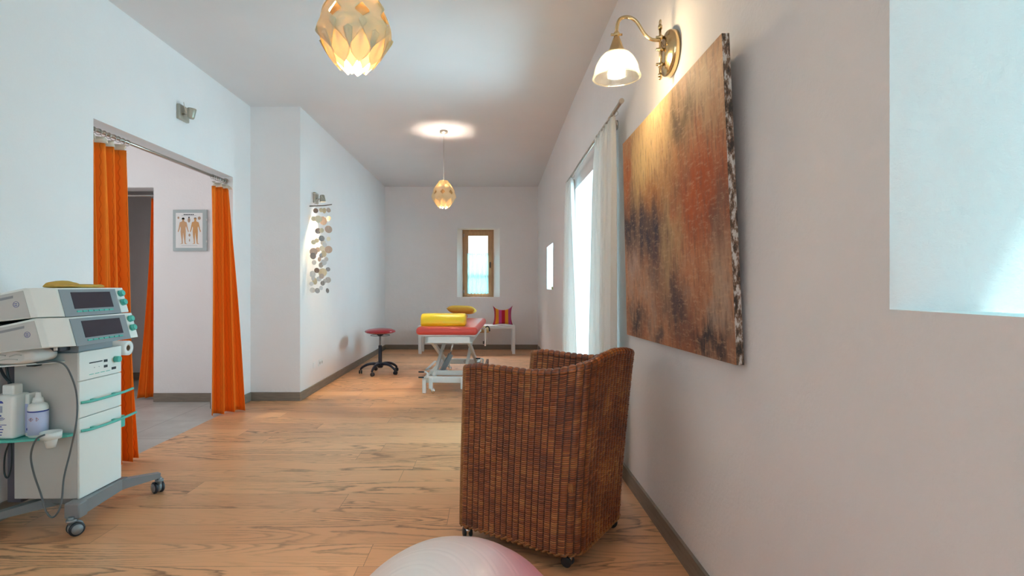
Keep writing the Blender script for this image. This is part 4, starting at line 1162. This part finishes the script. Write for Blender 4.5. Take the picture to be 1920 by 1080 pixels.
# ------------------------------------------------------------------ shell disc mobile
def mobile():
    cx, cy = -2.005, 6.33
    r = thing('shell_disc_mobile', 'hanging mobile of round shell discs on a twig against the white wall', 'mobile', (cx, cy, 2.25))
    MB().tube([(cx-0.135, cy-0.01, 2.245), (cx-0.05, cy+0.005, 2.25), (cx+0.04, cy-0.004, 2.253), (cx+0.125, cy+0.01, 2.268)], lambda t: 0.007-0.002*t, 8).build('twig', M['twig'], r)
    b = MB()
    for x, y in ((-0.10, 0), (0.09, 0)): b.cyl((cx+x, cy+y, 2.25), (cx-0.04, cy+0.10, 2.40), 0.001, n=5)
    b.cyl((cx-0.04, cy+0.10, 2.40), (XLF, cy+0.10, 2.42), 0.003, n=6)
    b.build('hanger', M['paper'], r)
    rnd = random.Random(4)
    P = [(602, 394, 4, 0), (592, 395, 4.5, 2), (608, 395, 5, 0), (616, 394, 4.5, 1), (588, 410, 5, 0), (597, 411, 6.5, 0), (606, 414, 8, 1), (616, 410, 5, 0), (616, 430, 7, 1), (596, 433, 5.5, 2), (603, 432, 4.5, 0),
         (603, 447, 5.5, 4), (616, 448, 4, 0), (588, 454, 4.5, 0), (594, 451, 4, 0), (606, 455, 5, 3), (609, 459, 4.5, 3), (588, 472, 7, 1), (587, 480, 6, 2), (596, 468, 4.5, 1), (604, 466, 5, 0), (616, 468, 6.8, 1), (607, 476, 6, 0), (603, 479, 4.5, 2),
         (599, 486, 4.5, 1), (589, 492, 4.5, 3), (607, 492, 5.5, 3), (602, 497, 5, 1), (594, 507, 4.8, 2), (615, 505, 4, 4), (605, 511, 8, 0), (586, 514, 6, 3), (603, 518, 5, 1), (590, 527, 6.5, 0), (615, 525, 5.5, 1), (605, 531, 4.5, 4), (609, 527, 4, 3),
         (587, 521, 5, 3), (595, 545, 5, 4), (586, 544, 5, 3), (614, 545, 4.5, 4), (602, 540, 4, 3), (584, 532, 4, 3), (598, 523, 4.5, 3), (612, 486, 4, 3)]
    strs = MB(); used = {}
    for x, y, rad, mi in P:
        col = round((x-584)/5.0); X = -2.13+0.028*max(0, col)+0.01
        Y = X/((x-919)/1000.0); Y = max(6.2, min(6.46, Y)); X = max(-2.145, (x-919)/1000.0*Y)
        z = CAM_H+(536-y)/1000.0*Y; rr = rad/1000.0*Y*1.02
        a = rnd.uniform(-0.8, 0.8); nrm = (math.sin(a)+0.2, -math.cos(a), rnd.uniform(-0.25, 0.25))
        if X-XLF < rr*0.8: nrm = (1.0, -0.5, 0.1)
        X = max(X, XLF+0.012+(rr*0.45 if X-XLF < rr*0.8 else 0))
        MB().disc((X, Y, z), nrm, rr, 0.0012, 24).build('shell_disc', SHELL[mi], r)
        used.setdefault(col, []).append((X, Y, z))
    for col, pts in used.items():
        pts.sort(key=lambda p: -p[2]); prev = (min(max(pts[0][0], cx-0.13), cx+0.12), cy, 2.25)
        for p in pts: strs.cyl(prev, p, 0.0006, n=4, cap=False); prev = p
    strs.build('string', M['paper'], r)
mobile()

# ------------------------------------------------------------------ poster
def poster():
    Y = 5.99; x0, x1, z0, z1 = -3.552, -3.172, 1.690, 2.152
    r = thing('framed_poster', 'framed anatomy poster with two standing figures on the side room wall', 'picture', (-3.36, Y, z0))
    MB().box(x0, x1, Y-0.022, Y, z0, z1, 0.003, 1).build('frame', M['glassframe'], r)
    MB().box(x0+0.035, x1-0.045, Y-0.0235, Y-0.022, z0+0.035, z1-0.035).build('print', M['paper'], r)
    yf = Y-0.0245
    def P(px, py): return (x0+(px-160)/660.0*(x1-x0), z1-(py-145)/845.0*(z1-z0))
    def poly(pts, m, name):
        MB().prism([P(*p) for p in pts], 'y', yf, yf+0.001).build(name, m, r)
    def figure(cx, skin):
        body = [(cx-18, 365), (cx-22, 385), (cx-65, 402), (cx-78, 470), (cx-90, 540), (cx-105, 590), (cx-92, 605), (cx-70, 545), (cx-55, 480), (cx-45, 520), (cx-50, 590), (cx-42, 680), (cx-30, 760), (cx-28, 830), (cx-60, 848), (cx-8, 842), (cx-10, 760), (cx-6, 680), (cx, 605),
                (cx+8, 680), (cx+20, 760), (cx+30, 842), (cx+80, 848), (cx+45, 825), (cx+44, 760), (cx+48, 680), (cx+50, 590), (cx+45, 520), (cx+55, 480), (cx+75, 545), (cx+98, 605), (cx+110, 590), (cx+92, 540), (cx+80, 470), (cx+65, 402), (cx+22, 385), (cx+18, 365)]
        poly(body, skin, 'printed_figure')
        poly([(cx+24*math.cos(a), 340+32*math.sin(a)) for a in [2*PI*k/14 for k in range(14)]], skin, 'printed_head')
        poly([(cx+26*math.cos(a), 328+24*math.sin(a)) for a in [PI+PI*k/10 for k in range(11)]]+[(cx+22, 345), (cx-24, 345)] if cx < 450 else [(cx+26*math.cos(a), 325+20*math.sin(a)) for a in [PI+PI*k/10 for k in range(11)]], M['hair'], 'printed_hair')
    figure(365, M['skin']); figure(600, mat('printed_skin_warm', (0.62, 0.31, 0.11), 0.6))
    for cx, cy, rx, ry in ((272, 310, 18, 26), (478, 360, 26, 48), (488, 665, 20, 30), (488, 770, 9, 30), (678, 318, 28, 34)):
        poly([(cx+rx*math.cos(a), cy+ry*math.sin(a)) for a in [2*PI*k/12 for k in range(12)]], mat('printed_detail', (0.45, 0.28, 0.18), 0.6), 'printed_detail')
    poly([(465, 290), (492, 290), (492, 316), (465, 316)], M['hair'], 'printed_hair')
    for k in range(6):
        poly([(375+34*k, 236), (403+34*k, 236), (403+34*k, 254), (375+34*k, 254)], M['black'], 'printed_title')
    poly([(330, 263), (620, 263), (620, 268), (330, 268)], M['greypanel'], 'printed_line')
    poly([(330, 878), (640, 878), (640, 882), (330, 882)], M['greypanel'], 'printed_line')
    for z in (350, 790):
        a, c = P(822, z); MB().box(a-0.006, a+0.004, Y-0.026, Y-0.02, c-0.01, c+0.01).build('frame_clip', M['steel'], r)
poster()

# ------------------------------------------------------------------ sockets
for y, lab in ((6.52, 'blank pale cover plate low on the left wall, nearer the corner'), (6.72, 'pale power outlet low on the left wall, between the cover plate and the other outlet'), (6.80, 'pale power outlet low on the left wall, farthest from the corner')):
    o = thing('wall_outlet', lab, 'outlet', (XLF, y, 0.33))
    MB().box(XLF, XLF+0.008, y-0.039, y+0.039, 0.29, 0.37, 0.003, 2).build('plate', M['white_paint'], o)
    if y > 6.6:
        MB().disc((XLF+0.0085, y, 0.33), (1, 0, 0), 0.021, 0.002, 20).build('socket_well', M['beige'], o)
        b = MB(); b.cyl((XLF+0.009, y-0.008, 0.33), (XLF+0.0105, y-0.008, 0.33), 0.003, n=8); b.cyl((XLF+0.009, y+0.008, 0.33), (XLF+0.0105, y+0.008, 0.33), 0.003, n=8)
        b.build('contact', M['dark'], o)

# ------------------------------------------------------------------ treatment cart
def at(px, py, Y): return Vector(((px-919)/1000.0*Y, Y, CAM_H+(536-py)/1000.0*Y))
def cart():
    r = thing('equipment_cart', 'white wheeled equipment cart with teal drawer rails and grey base', 'cart', (-2.36, 3.0, 0))
    x0, x1, y0, y1 = -2.545, -2.205, 2.85, 3.17
    cb = MB().box(x0, x1, y0, y1, 0.16, 0.94, 0.005, 2).build('cabinet', M['beige'], r)  # body darker than the fronts: side shading put into the colour
    MB().box(-2.63, x0, 2.90, 3.12, 0.12, 0.96, 0.006, 1).build('back_column', mat('plum_grey', (0.10, 0.09, 0.115), 0.5), r)
    cp = MB().box(x1, x1+0.012, y0-0.002, y1+0.002, 0.790, 0.944, 0.003, 2).build('control_panel', M['cream'], r)
    d1 = MB().box(x1, x1+0.012, y0-0.002, y1+0.002, 0.592, 0.786, 0.003, 2).build('drawer', M['cream'], r)
    d2 = MB().box(x1, x1+0.012, y0-0.002, y1+0.002, 0.160, 0.588, 0.003, 2).build('drawer', M['cream'], r)
    xf = x1+0.012
    for d, z, ye in ((d1, 0.674, 3.24), (d2, 0.522, 3.27)):
        b = MB(); b.tube([(xf+0.004, y0+0.005, z), (xf+0.028, y0+0.05, z), (xf+0.034, (y0+y1)/2, z), (xf+0.030, y1-0.02, z), (xf+0.022, ye, z+0.004)], 0.0075, 10)
        for y in (y0+0.085, y1-0.07): b.box(xf, xf+0.028, y-0.012, y+0.012, z-0.004, z+0.006)
        b.build('rail_handle', M['teal'], d)
    MB().box(xf-0.03, xf-0.005, 3.175, 3.215, 0.455, 0.525, 0.004, 1).build('rail_bracket', M['teal'], r)
    # controls
    def face(pxa, pya, pxb, pyb, m, name, thick=0.002, par=cp):
        """rectangle on the control panel from two picture corners"""
        Ya = xf/((pxa-919)/1000.0); Yb = xf/((pxb-919)/1000.0)
        za = CAM_H+(536-pya)/1000.0*Ya; zb = CAM_H+(536-pyb)/1000.0*Yb
        MB().box(xf, xf+thick, min(Ya, Yb), max(Ya, Yb), min(za, zb), max(za, zb)).build(name, m, par)
    MB().box(xf, xf+0.002, 2.918, 3.015, 0.874, 0.880).build('card_slot', M['black'], cp)
    for z in (0.873, 0.842): MB().box(xf, xf+0.004, 3.028, 3.052, z-0.006, z+0.008).build('push_button', M['black'], cp)
    MB().box(xf, xf+0.003, 3.09, 3.123, 0.815, 0.829).build('port', M['black'], cp)
    for y in (2.955, 2.99): MB().cyl((xf, y, 0.848), (xf+0.002, y, 0.848), 0.002, n=8).build('led', M['greypanel'], cp)
    for k in range(4): MB().box(xf, xf+0.001, 2.918+0.042*k, 2.950+0.042*k, 0.812, 0.8155).build('printed_mark', M['teal'], cp)
    kb = MB(); kb.cyl((xf, 3.120, 0.872), (xf+0.028, 3.120, 0.872), 0.0185, 0.017, n=28); kb.build('knob', M['teal'], cp)
    # grey swivel block
    MB().box(-2.50, -2.215, 2.87, 3.13, 0.94, 0.985, 0.003, 1).build('swivel_block', M['greypanel'], r)
    MB().box(-2.62, -2.26, 2.80, 3.10, 0.955, 0.995, 0.003, 1).build('rear_tray', mat('dark_grey_tray', (0.06, 0.055, 0.07), 0.5), r)
    # base
    MB().box(-2.50, -2.22, 2.92, 3.12, 0.10, 0.16, 0.01, 1).build('chassis', M['grey'], r)
    cen = Vector((-2.33, 3.03, 0.125))
    for e, nm in ((Vector((-2.175, 2.80, 0.125)), 0), (Vector((-2.075, 3.345, 0.115)), 1), (Vector((-2.62, 2.72, 0.10)), 2), (Vector((-2.62, 3.33, 0.115)), 3)):
        b = MB()
        if nm == 0:
            b.beam(Vector((-2.20, 3.20, 0.125)), e+Vector((0.0, 0.0, 0)), 0.045, 0.06, w1=0.05, h1=0.07)
            b.box(e.x-0.045, e.x+0.035, e.y-0.025, e.y+0.04, 0.085, 0.165, 0.006, 1)
        else: b.beam(Vector((-2.22, 3.13, 0.125)) if nm == 1 else cen, e, 0.055, 0.062, w1=0.038, h1=0.030)
        lg = b.build('base_leg', M['grey'], r)
        c = Vector((e.x, e.y, 0)) + (Vector((0, -0.03, 0)) if nm == 0 else Vector((0.0, 0.0, 0)))
        ax = Vector((0.80, -0.60, 0)) if nm == 0 else Vector((-0.55, -0.84, 0)); ax.normalize(); sd_ = Vector((-ax.y, ax.x, 0))
        R0 = 0.036
        b = MB(); b.cyl(c+Vector((0, 0, 0.058)), c+Vector((0, 0, 0.10)), 0.014); b.cyl(c+Vector((0, 0, 0.075)), c+Vector((0, 0, 0.088)), 0.024)
        wc = c+sd_*(0.018 if nm else -0.018)*(-1)+Vector((0, 0, R0))
        b.lathe([(0.0, -0.010), (R0*0.9, -0.010), (R0*1.02, 0.0), (R0*0.9, 0.010), (0.0, 0.010)], wc+Vector((0, 0, 0.006)), ax, 24)
        cst = b.build('caster_fork', M['grey'], lg)
        b = MB()
        for q in (-1, 1): b.lathe([(0.012, -0.009), (R0-0.005, -0.009), (R0, -0.004), (R0, 0.005), (R0-0.006, 0.009), (0.012, 0.009)], wc+ax*0.019*q, ax, 28)
        b.build('wheel', M['wheel'], cst)
        b = MB()
        for q in (-1, 1): b.lathe([(0.0, -0.008), (R0*0.72, -0.008), (R0*0.72, 0.0105), (0.0, 0.012)], wc+ax*0.020*q, ax*q, 24)
        b.build('hub_cap', M['grey'], cst)
    # shelves
    zs = 0.515
    pts = [(-2.66, 2.848), (-2.66, 2.72), (-2.55, 2.685), (-2.42, 2.70), (-2.30, 2.745), (-2.22, 2.80), (-2.205, 2.83), (-2.215, 2.848)]
    MB().prism(pts, 'z', zs-0.010, zs).build('side_shelf', M['teal'], r)
    MB().prism([(-2.66, 2.848), (-2.66, 2.62), (-2.45, 2.66), (-2.27, 2.83), (-2.27, 2.848)], 'z', 0.893, 0.900).build('upper_shelf', M['paper'], r)
    b = MB(); b.box(-2.44, -2.39, 2.80, 2.85, 0.875, 0.893, 0.006, 2); b.build('shelf_clamp', M['black'], r)
    # probe holder ring on the shelf edge
    pc = Vector((-2.258, 2.742, zs))
    b = MB(); b.lathe([(0.040, 0.001), (0.045, 0.001), (0.047, 0.036), (0.041, 0.036), (0.038, 0.004)], pc, n=32); b.lathe([(0.0, -0.045), (0.020, -0.045), (0.028, -0.010), (0.030, 0.002), (0.0, 0.002)], pc+Vector((0, -0.0, 0)), n=24)
    b.build('probe_holder', M['bottle'], r)
    # cables
    b = MB(); P1 = [(50, 681), (78, 680), (105, 678), (122, 685), (134, 706), (143, 735), (145, 770), (141, 805), (131, 850), (120, 895), (116, 935), (110, 958), (98, 970), (86, 958), (76, 925), (64, 890), (58, 860), (61, 838), (70, 822), (84, 815)]
    Yc = [2.82, 2.74, 2.70, 2.72, 2.76, 2.80, 2.80, 2.72, 2.80, 2.81, 2.80, 2.79, 2.78, 2.78, 2.78, 2.77, 2.74, 2.70, 2.68, 2.69]
    b.tube([at(x, y, Y) for (x, y), Y in zip(P1, Yc)], 0.0045, 8)
    b.build('probe_cable', M['cable'], r)
    b = MB(); b.tube([at(22, 822, 2.80), at(10, 850, 2.80), at(8, 885, 2.80), at(14, 896, 2.80), at(20, 880, 2.80), at(22, 850, 2.80), at(20, 822, 2.80)], 0.004, 8)
    b.build('hose', M['dark'], r)
    b = MB(); b.tube([at(0, 690, 2.80), at(8, 705, 2.79), at(20, 718, 2.79)], 0.007, 8); b.build('hose', M['dark'], r)
    b = MB(); b.tube([at(12, 678, 2.80), at(14, 700, 2.79), at(22, 722, 2.8)], 0.006, 8)
    b.build('hose', M['dark'], r)
cart()

def device(dx, dz, label):
    r = thing('therapy_unit', label, 'device', (-2.35+dx, 2.9, 1.0+dz))
    o = Vector((dx, 0, dz))
    # body profile in x,z (tilted up towards the front), chamfered at the near front corner
    yn, yf_ = 2.60, 3.135
    def sect(y, pull):
        # points: rear bottom, front-lower lip, front bottom, front top, rear top
        return [Vector((-2.62, y, 0.950)), Vector((-2.235, y, 0.990)), Vector((-2.066-pull, y, 1.000)), Vector((-2.105-pull, y, 1.142)), Vector((-2.215, y, 1.142)), Vector((-2.62, y, 1.055))]
    ys = [(yn, 0.085), (yn+0.050, 0.006), (yn+0.056, 0.0), (yf_-0.004, 0.0), (yf_, 0.006)]
    b = MB(); rings = [[b.bm.verts.new(p+o) for p in sect(y, k)] for y, k in ys]
    for A, B in zip(rings, rings[1:]):
        for i in range(6): b.bm.faces.new((A[i], A[(i+1) % 6], B[(i+1) % 6], B[i]))
    b.bm.faces.new(rings[0]); b.bm.faces.new(rings[-1][::-1])
    bd = b.build('housing', M['cream'], r)
    md = bd.modifiers.new('bevel', 'BEVEL'); md.width = 0.003; md.segments = 2; md.limit_method = 'ANGLE'
    # near side's shade painted as a darker plate, with rating label
    b = MB(); b.prism([(-2.615+dx, 0.955+dz), (-2.185+dx, 0.998+dz), (-2.222+dx, 1.130+dz), (-2.615+dx, 1.048+dz)], 'y', yn-0.0015, yn); b.build('side_shade_plate', M['beige'], r)
    b = MB(); b.prism([(-2.60+dx, 1.036+dz), (-2.27+dx, 1.105+dz), (-2.27+dx, 1.093+dz), (-2.60+dx, 1.022+dz)], 'y', yn-0.0022, yn-0.0015); b.build('rating_label', mat('label_grey', (0.30, 0.29, 0.30), 0.6), r)
    loop = [(-2.255+dx+0.014*math.cos(a), yn-0.002, 1.062+dz+0.014*math.sin(a)) for a in [2*PI*k/16 for k in range(16)]]
    b = MB(); b.tube(loop, 0.0009, 5, closed=True, smooth_path=False); b.box(-2.262+dx, -2.250+dx, yn-0.003, yn-0.0015, 1.055+dz, 1.058+dz); b.box(-2.262+dx, -2.250+dx, yn-0.003, yn-0.0015, 1.064+dz, 1.067+dz)
    b.build('approval_mark', M['blue'], r)
    # sloped front : local frame
    nrm = Vector((0.142, 0, 0.038)).normalized(); dn = Vector((0.039, 0, -0.142)).normalized()
    F0 = Vector((-2.105, 0, 1.142))+o
    def fr(name, y0, y1, d0, d1, t0, t1, m, par):
        b = MB(); P = []
        for t in (t0, t1):
            for y, d in ((y0, d0), (y1, d0), (y1, d1), (y0, d1)): P.append(F0+dn*d+nrm*t+Vector((0, y, 0)))
        vs = [b.bm.verts.new(p) for p in P]
        for f in ((0, 1, 2, 3), (7, 6, 5, 4), (0, 4, 5, 1), (1, 5, 6, 2), (2, 6, 7, 3), (3, 7, 4, 0)): b.bm.faces.new([vs[i] for i in f])
        return b.build(name, m, par)
    bz = fr('bezel', yn+0.062, 3.062, 0.008, 0.150, 0.0, 0.004, M['greypanel'], r)
    fr('screen', yn+0.130, 3.012, 0.024, 0.112, 0.004, 0.0055, M['screen'], bz)
    for k in range(7):
        y = yn+0.140+k*0.0385
        fr('soft_key', y, y+0.029, 0.1225, 0.1305, 0.004, 0.008, M['teal'], bz)
    for d in (0.035, 0.088):
        c = F0+dn*d+Vector((0, 3.098, 0)); b = MB(); b.cyl(c, c+nrm*0.020, 0.019, 0.0175, n=28); b.cyl(c+nrm*0.020, c+nrm*0.023, 0.0175, 0.014, n=28); b.build('knob', M['teal'], r)
    return r
d_lo = device(0, 0, 'lower of the two cream display units stacked on the white cart')
b = MB(); b.cyl((-2.20, 2.70, 0.972), (-2.20, 2.70, 0.992), 0.008); b.build('foot', M['paper'], d_lo)
d_up = device(-0.055, 0.147, 'upper of the two cream display units, with ochre cloth on top')
b = MB(); b.box(-2.60, -2.30, 2.68, 3.08, 1.058, 1.108, 0.004, 1); b.build('stand_off', mat('black_standoff', (0.03, 0.025, 0.03), 0.5), d_up)

def cloth_lump(name, label, cat, x0, x1, y0, y1, z0, h, m, seed, peak=None, tilt=0.0):
    rnd = random.Random(seed); ph = [rnd.uniform(0, 6) for _ in range(6)]
    def f(u, v):
        th = v*2*PI
        su = (1-abs(2*u-1)**6)**0.25
        cx_ = x0+(x1-x0)*u; hh = h/2*su*(1+0.12*math.sin(5*u+ph[0]))
        yy = (y0+y1)/2+(y1-y0)/2*su*math.copysign(abs(math.cos(th))**0.6, math.cos(th))*(1+0.04*math.sin(9*u+ph[1]))
        zz = z0+h/2+tilt*(u-0.5)+hh*math.copysign(abs(math.sin(th))**0.7, math.sin(th))
        if math.sin(th) > 0 and peak: zz += peak[2]*math.exp(-((u-peak[0])/peak[1])**2)*math.sin(th)
        if math.sin(th) > 0: zz += 0.002*math.sin(30*u+6*math.cos(th)+ph[2])
        return Vector((cx_, yy, zz))
    o = MB().grid(f, 40, 32).build(name, m); return tag(o, label, cat)
cloth_lump('ochre_cloth', 'folded ochre cloth lying on top of the upper display unit', 'cloth', -2.38, -2.17, 2.80, 3.04, 1.2885, 0.020, M['ochre'], 3, (0.18, 0.06, 0.018))
def towel():
    # rolled/folded towel: spiral section along y on the upper shelf
    r = None
    b = MB(); cx, cz = -2.425, 0.9425
    pts = []
    outl = []
    for k in range(64):
        a = 2*PI*k/64; outl.append((0.125*math.copysign(abs(math.cos(a))**0.7, math.cos(a))+0.0, 0.040*math.copysign(abs(math.sin(a))**0.75, math.sin(a))))
    def f(u, v):
        i = v*64; k = int(i) % 64; x, z = outl[k]
        s = 1-0.25*max(0, abs(2*u-1)-0.85)/0.15
        return Vector((cx+x*s+0.01*u, 2.67+0.17*u, cz+z*s+0.001*math.sin(u*20)))
    b.grid(f, 10, 64)
    for y, u in ((2.67, 0), (2.84, 1)):
        vs = [b.bm.verts.new(f(u, k/64)) for k in range(64)]; b.bm.faces.new(vs)
    o = b.build('folded_towel', M['towel']); tag(o, 'folded off-white towel on the upper side shelf of the cart', 'towel')
    for k, (x0_, x1_, z) in enumerate(((-0.06, 0.0, 0.006), (0.02, 0.08, 0.008), (-0.04, 0.06, -0.014))):
        MB().tube([(cx+x0_, 2.668, cz+z-0.005), (cx+(x0_+x1_)/2, 2.668, cz+z+0.004), (cx+x1_, 2.668, cz+z+0.002)], 0.003, 6).build('fold_line', M['beige'], o)
towel()
rl = thing('paper_roll', 'white paper roll with brown core on the far side of the cart', 'paper roll', (-2.27, 3.225, 0.93))
MB().lathe([(0.018, -0.12), (0.044, -0.12), (0.044, 0.0), (0.018, 0.0), (0.018, -0.12)], (-2.185, 3.222, 0.925), (1, 0, 0), 36).build('paper', M['paper'], rl)
MB().lathe([(0.0, -0.10), (0.017, -0.12), (0.0185, -0.002), (0.016, -0.002), (0.014, -0.06), (0.0, -0.06)], (-2.185, 3.222, 0.925), (1, 0, 0), 24).build('core', M['card'], rl)
MB().cyl((-2.40, 3.222, 0.925), (-2.24, 3.222, 0.925), 0.008).build('spindle', M['steel'], rl)

def bottles():
    zs = 0.516
    r = thing('gel_bottle', 'big white rectangular bottle with square cap, leftmost on the teal shelf', 'bottle', (-2.475, 2.76, zs))
    b = MB(); b.box(-2.555, -2.425, 2.715, 2.825, zs, zs+0.225, 0.018, 4); b.build('body', M['bottle'], r)
    b = MB(); b.box(-2.505, -2.445, 2.735, 2.795, zs+0.222, zs+0.275, 0.008, 3); b.build('cap', M['bottle'], r)
    # printed front marks: small dome, waves, lines
    y = 2.7145
    b = MB(); cx = -2.492
    b.prism([(cx+0.014*math.cos(a), zs+0.185+0.013*math.sin(a)) for a in [PI*k/10 for k in range(11)]], 'y', y-0.0005, y)
    for k, R_ in enumerate((0.010, 0.016, 0.023)):
        P = [(cx+R_*math.cos(a), y, zs+0.118+R_*math.sin(a)*0.8) for a in [PI*1.15+PI*0.7*j/10 for j in range(11)]]
        b.tube(P, 0.0014, 5, smooth_path=False)
    b.ball((cx, y, zs+0.122), 0.004, 8)
    b.box(cx-0.038, cx+0.030, y-0.0006, y, zs+0.074, zs+0.077)
    for k, w in enumerate((0.010, 0.018, 0.014, 0.010)): b.box(cx-w, cx+w-0.004, y-0.0006, y, zs+0.064-0.014*k, zs+0.069-0.014*k)
    b.build('printed_mark', M['blue'], r)
    MB().box(cx-0.011, cx+0.009, y-0.0006, y, zs+0.138, zs+0.172).build('printed_strip', mat('print_grey_blue', (0.35, 0.37, 0.48), 0.5), r)
    r3 = thing('flat_bottle', 'narrow white bottle standing behind the big rectangular bottle', 'bottle', (-2.412, 2.81, zs))
    b = MB(); b.box(-2.422, -2.402, 2.775, 2.843, zs, zs+0.222, 0.006, 3); b.build('body', M['bottle'], r3)
    b = MB(); b.box(-2.419, -2.405, 2.7735, 2.7755, zs+0.02, zs+0.17); b.build('label_strip', M['skyprint'], r3)
    r2 = thing('spray_bottle', 'slim round bottle with blue label and white nozzle on the teal shelf', 'bottle', (-2.360, 2.785, zs))
    c = (-2.360, 2.785, zs)
    MB().lathe([(0.0, 0.0), (0.036, 0.0), (0.040, 0.004), (0.041, 0.135), (0.036, 0.148), (0.020, 0.156), (0.0, 0.156)], c, n=36).build('body', M['bottle'], r2)
    MB().lathe([(0.0415, 0.012), (0.0415, 0.120)], c, n=36).build('label', mat('lilac_label', (0.55, 0.57, 0.78), 0.5), r2)
    MB().lathe([(0.0, 0.156), (0.024, 0.156), (0.020, 0.178), (0.013, 0.180), (0.010, 0.202), (0.0, 0.202)], c, n=24).build('nozzle', M['paper'], r2)
    MB().lathe([(0.0418, 0.116), (0.0418, 0.122)], c, n=36).build('label_band', M['blue'], r2)
    y = 2.785-0.0425
    for cx in (-2.360, -2.338):
        yy = 2.785-math.sqrt(0.0425**2-(cx+2.360)**2)
        b = MB(); D = 0.010; P = [(cx-D, yy, zs+0.085), (cx, yy, zs+0.085+D*0.8), (cx+D, yy+0.001, zs+0.085), (cx, yy, zs+0.085-D*0.8)]
        b.tube(P, 0.0009, 5, closed=True, smooth_path=False); b.build('warning_diamond', M['red'], r2)
        b = MB(); b.box(cx-0.001, cx+0.001, yy-0.0008, yy, zs+0.0825, zs+0.0905); b.box(cx-0.001, cx+0.001, yy-0.0008, yy, zs+0.0795, zs+0.081); b.build('warning_symbol', M['black'], r2)
    b = MB()
    for k in range(3): b.box(-2.390+0.009*k, -2.383+0.009*k, 2.752, 2.757, zs+0.034, zs+0.044)
    b.build('printed_word', M['blue'], r2)
    r2.scale = (1.06, 1.06, 1.13)
bottles()
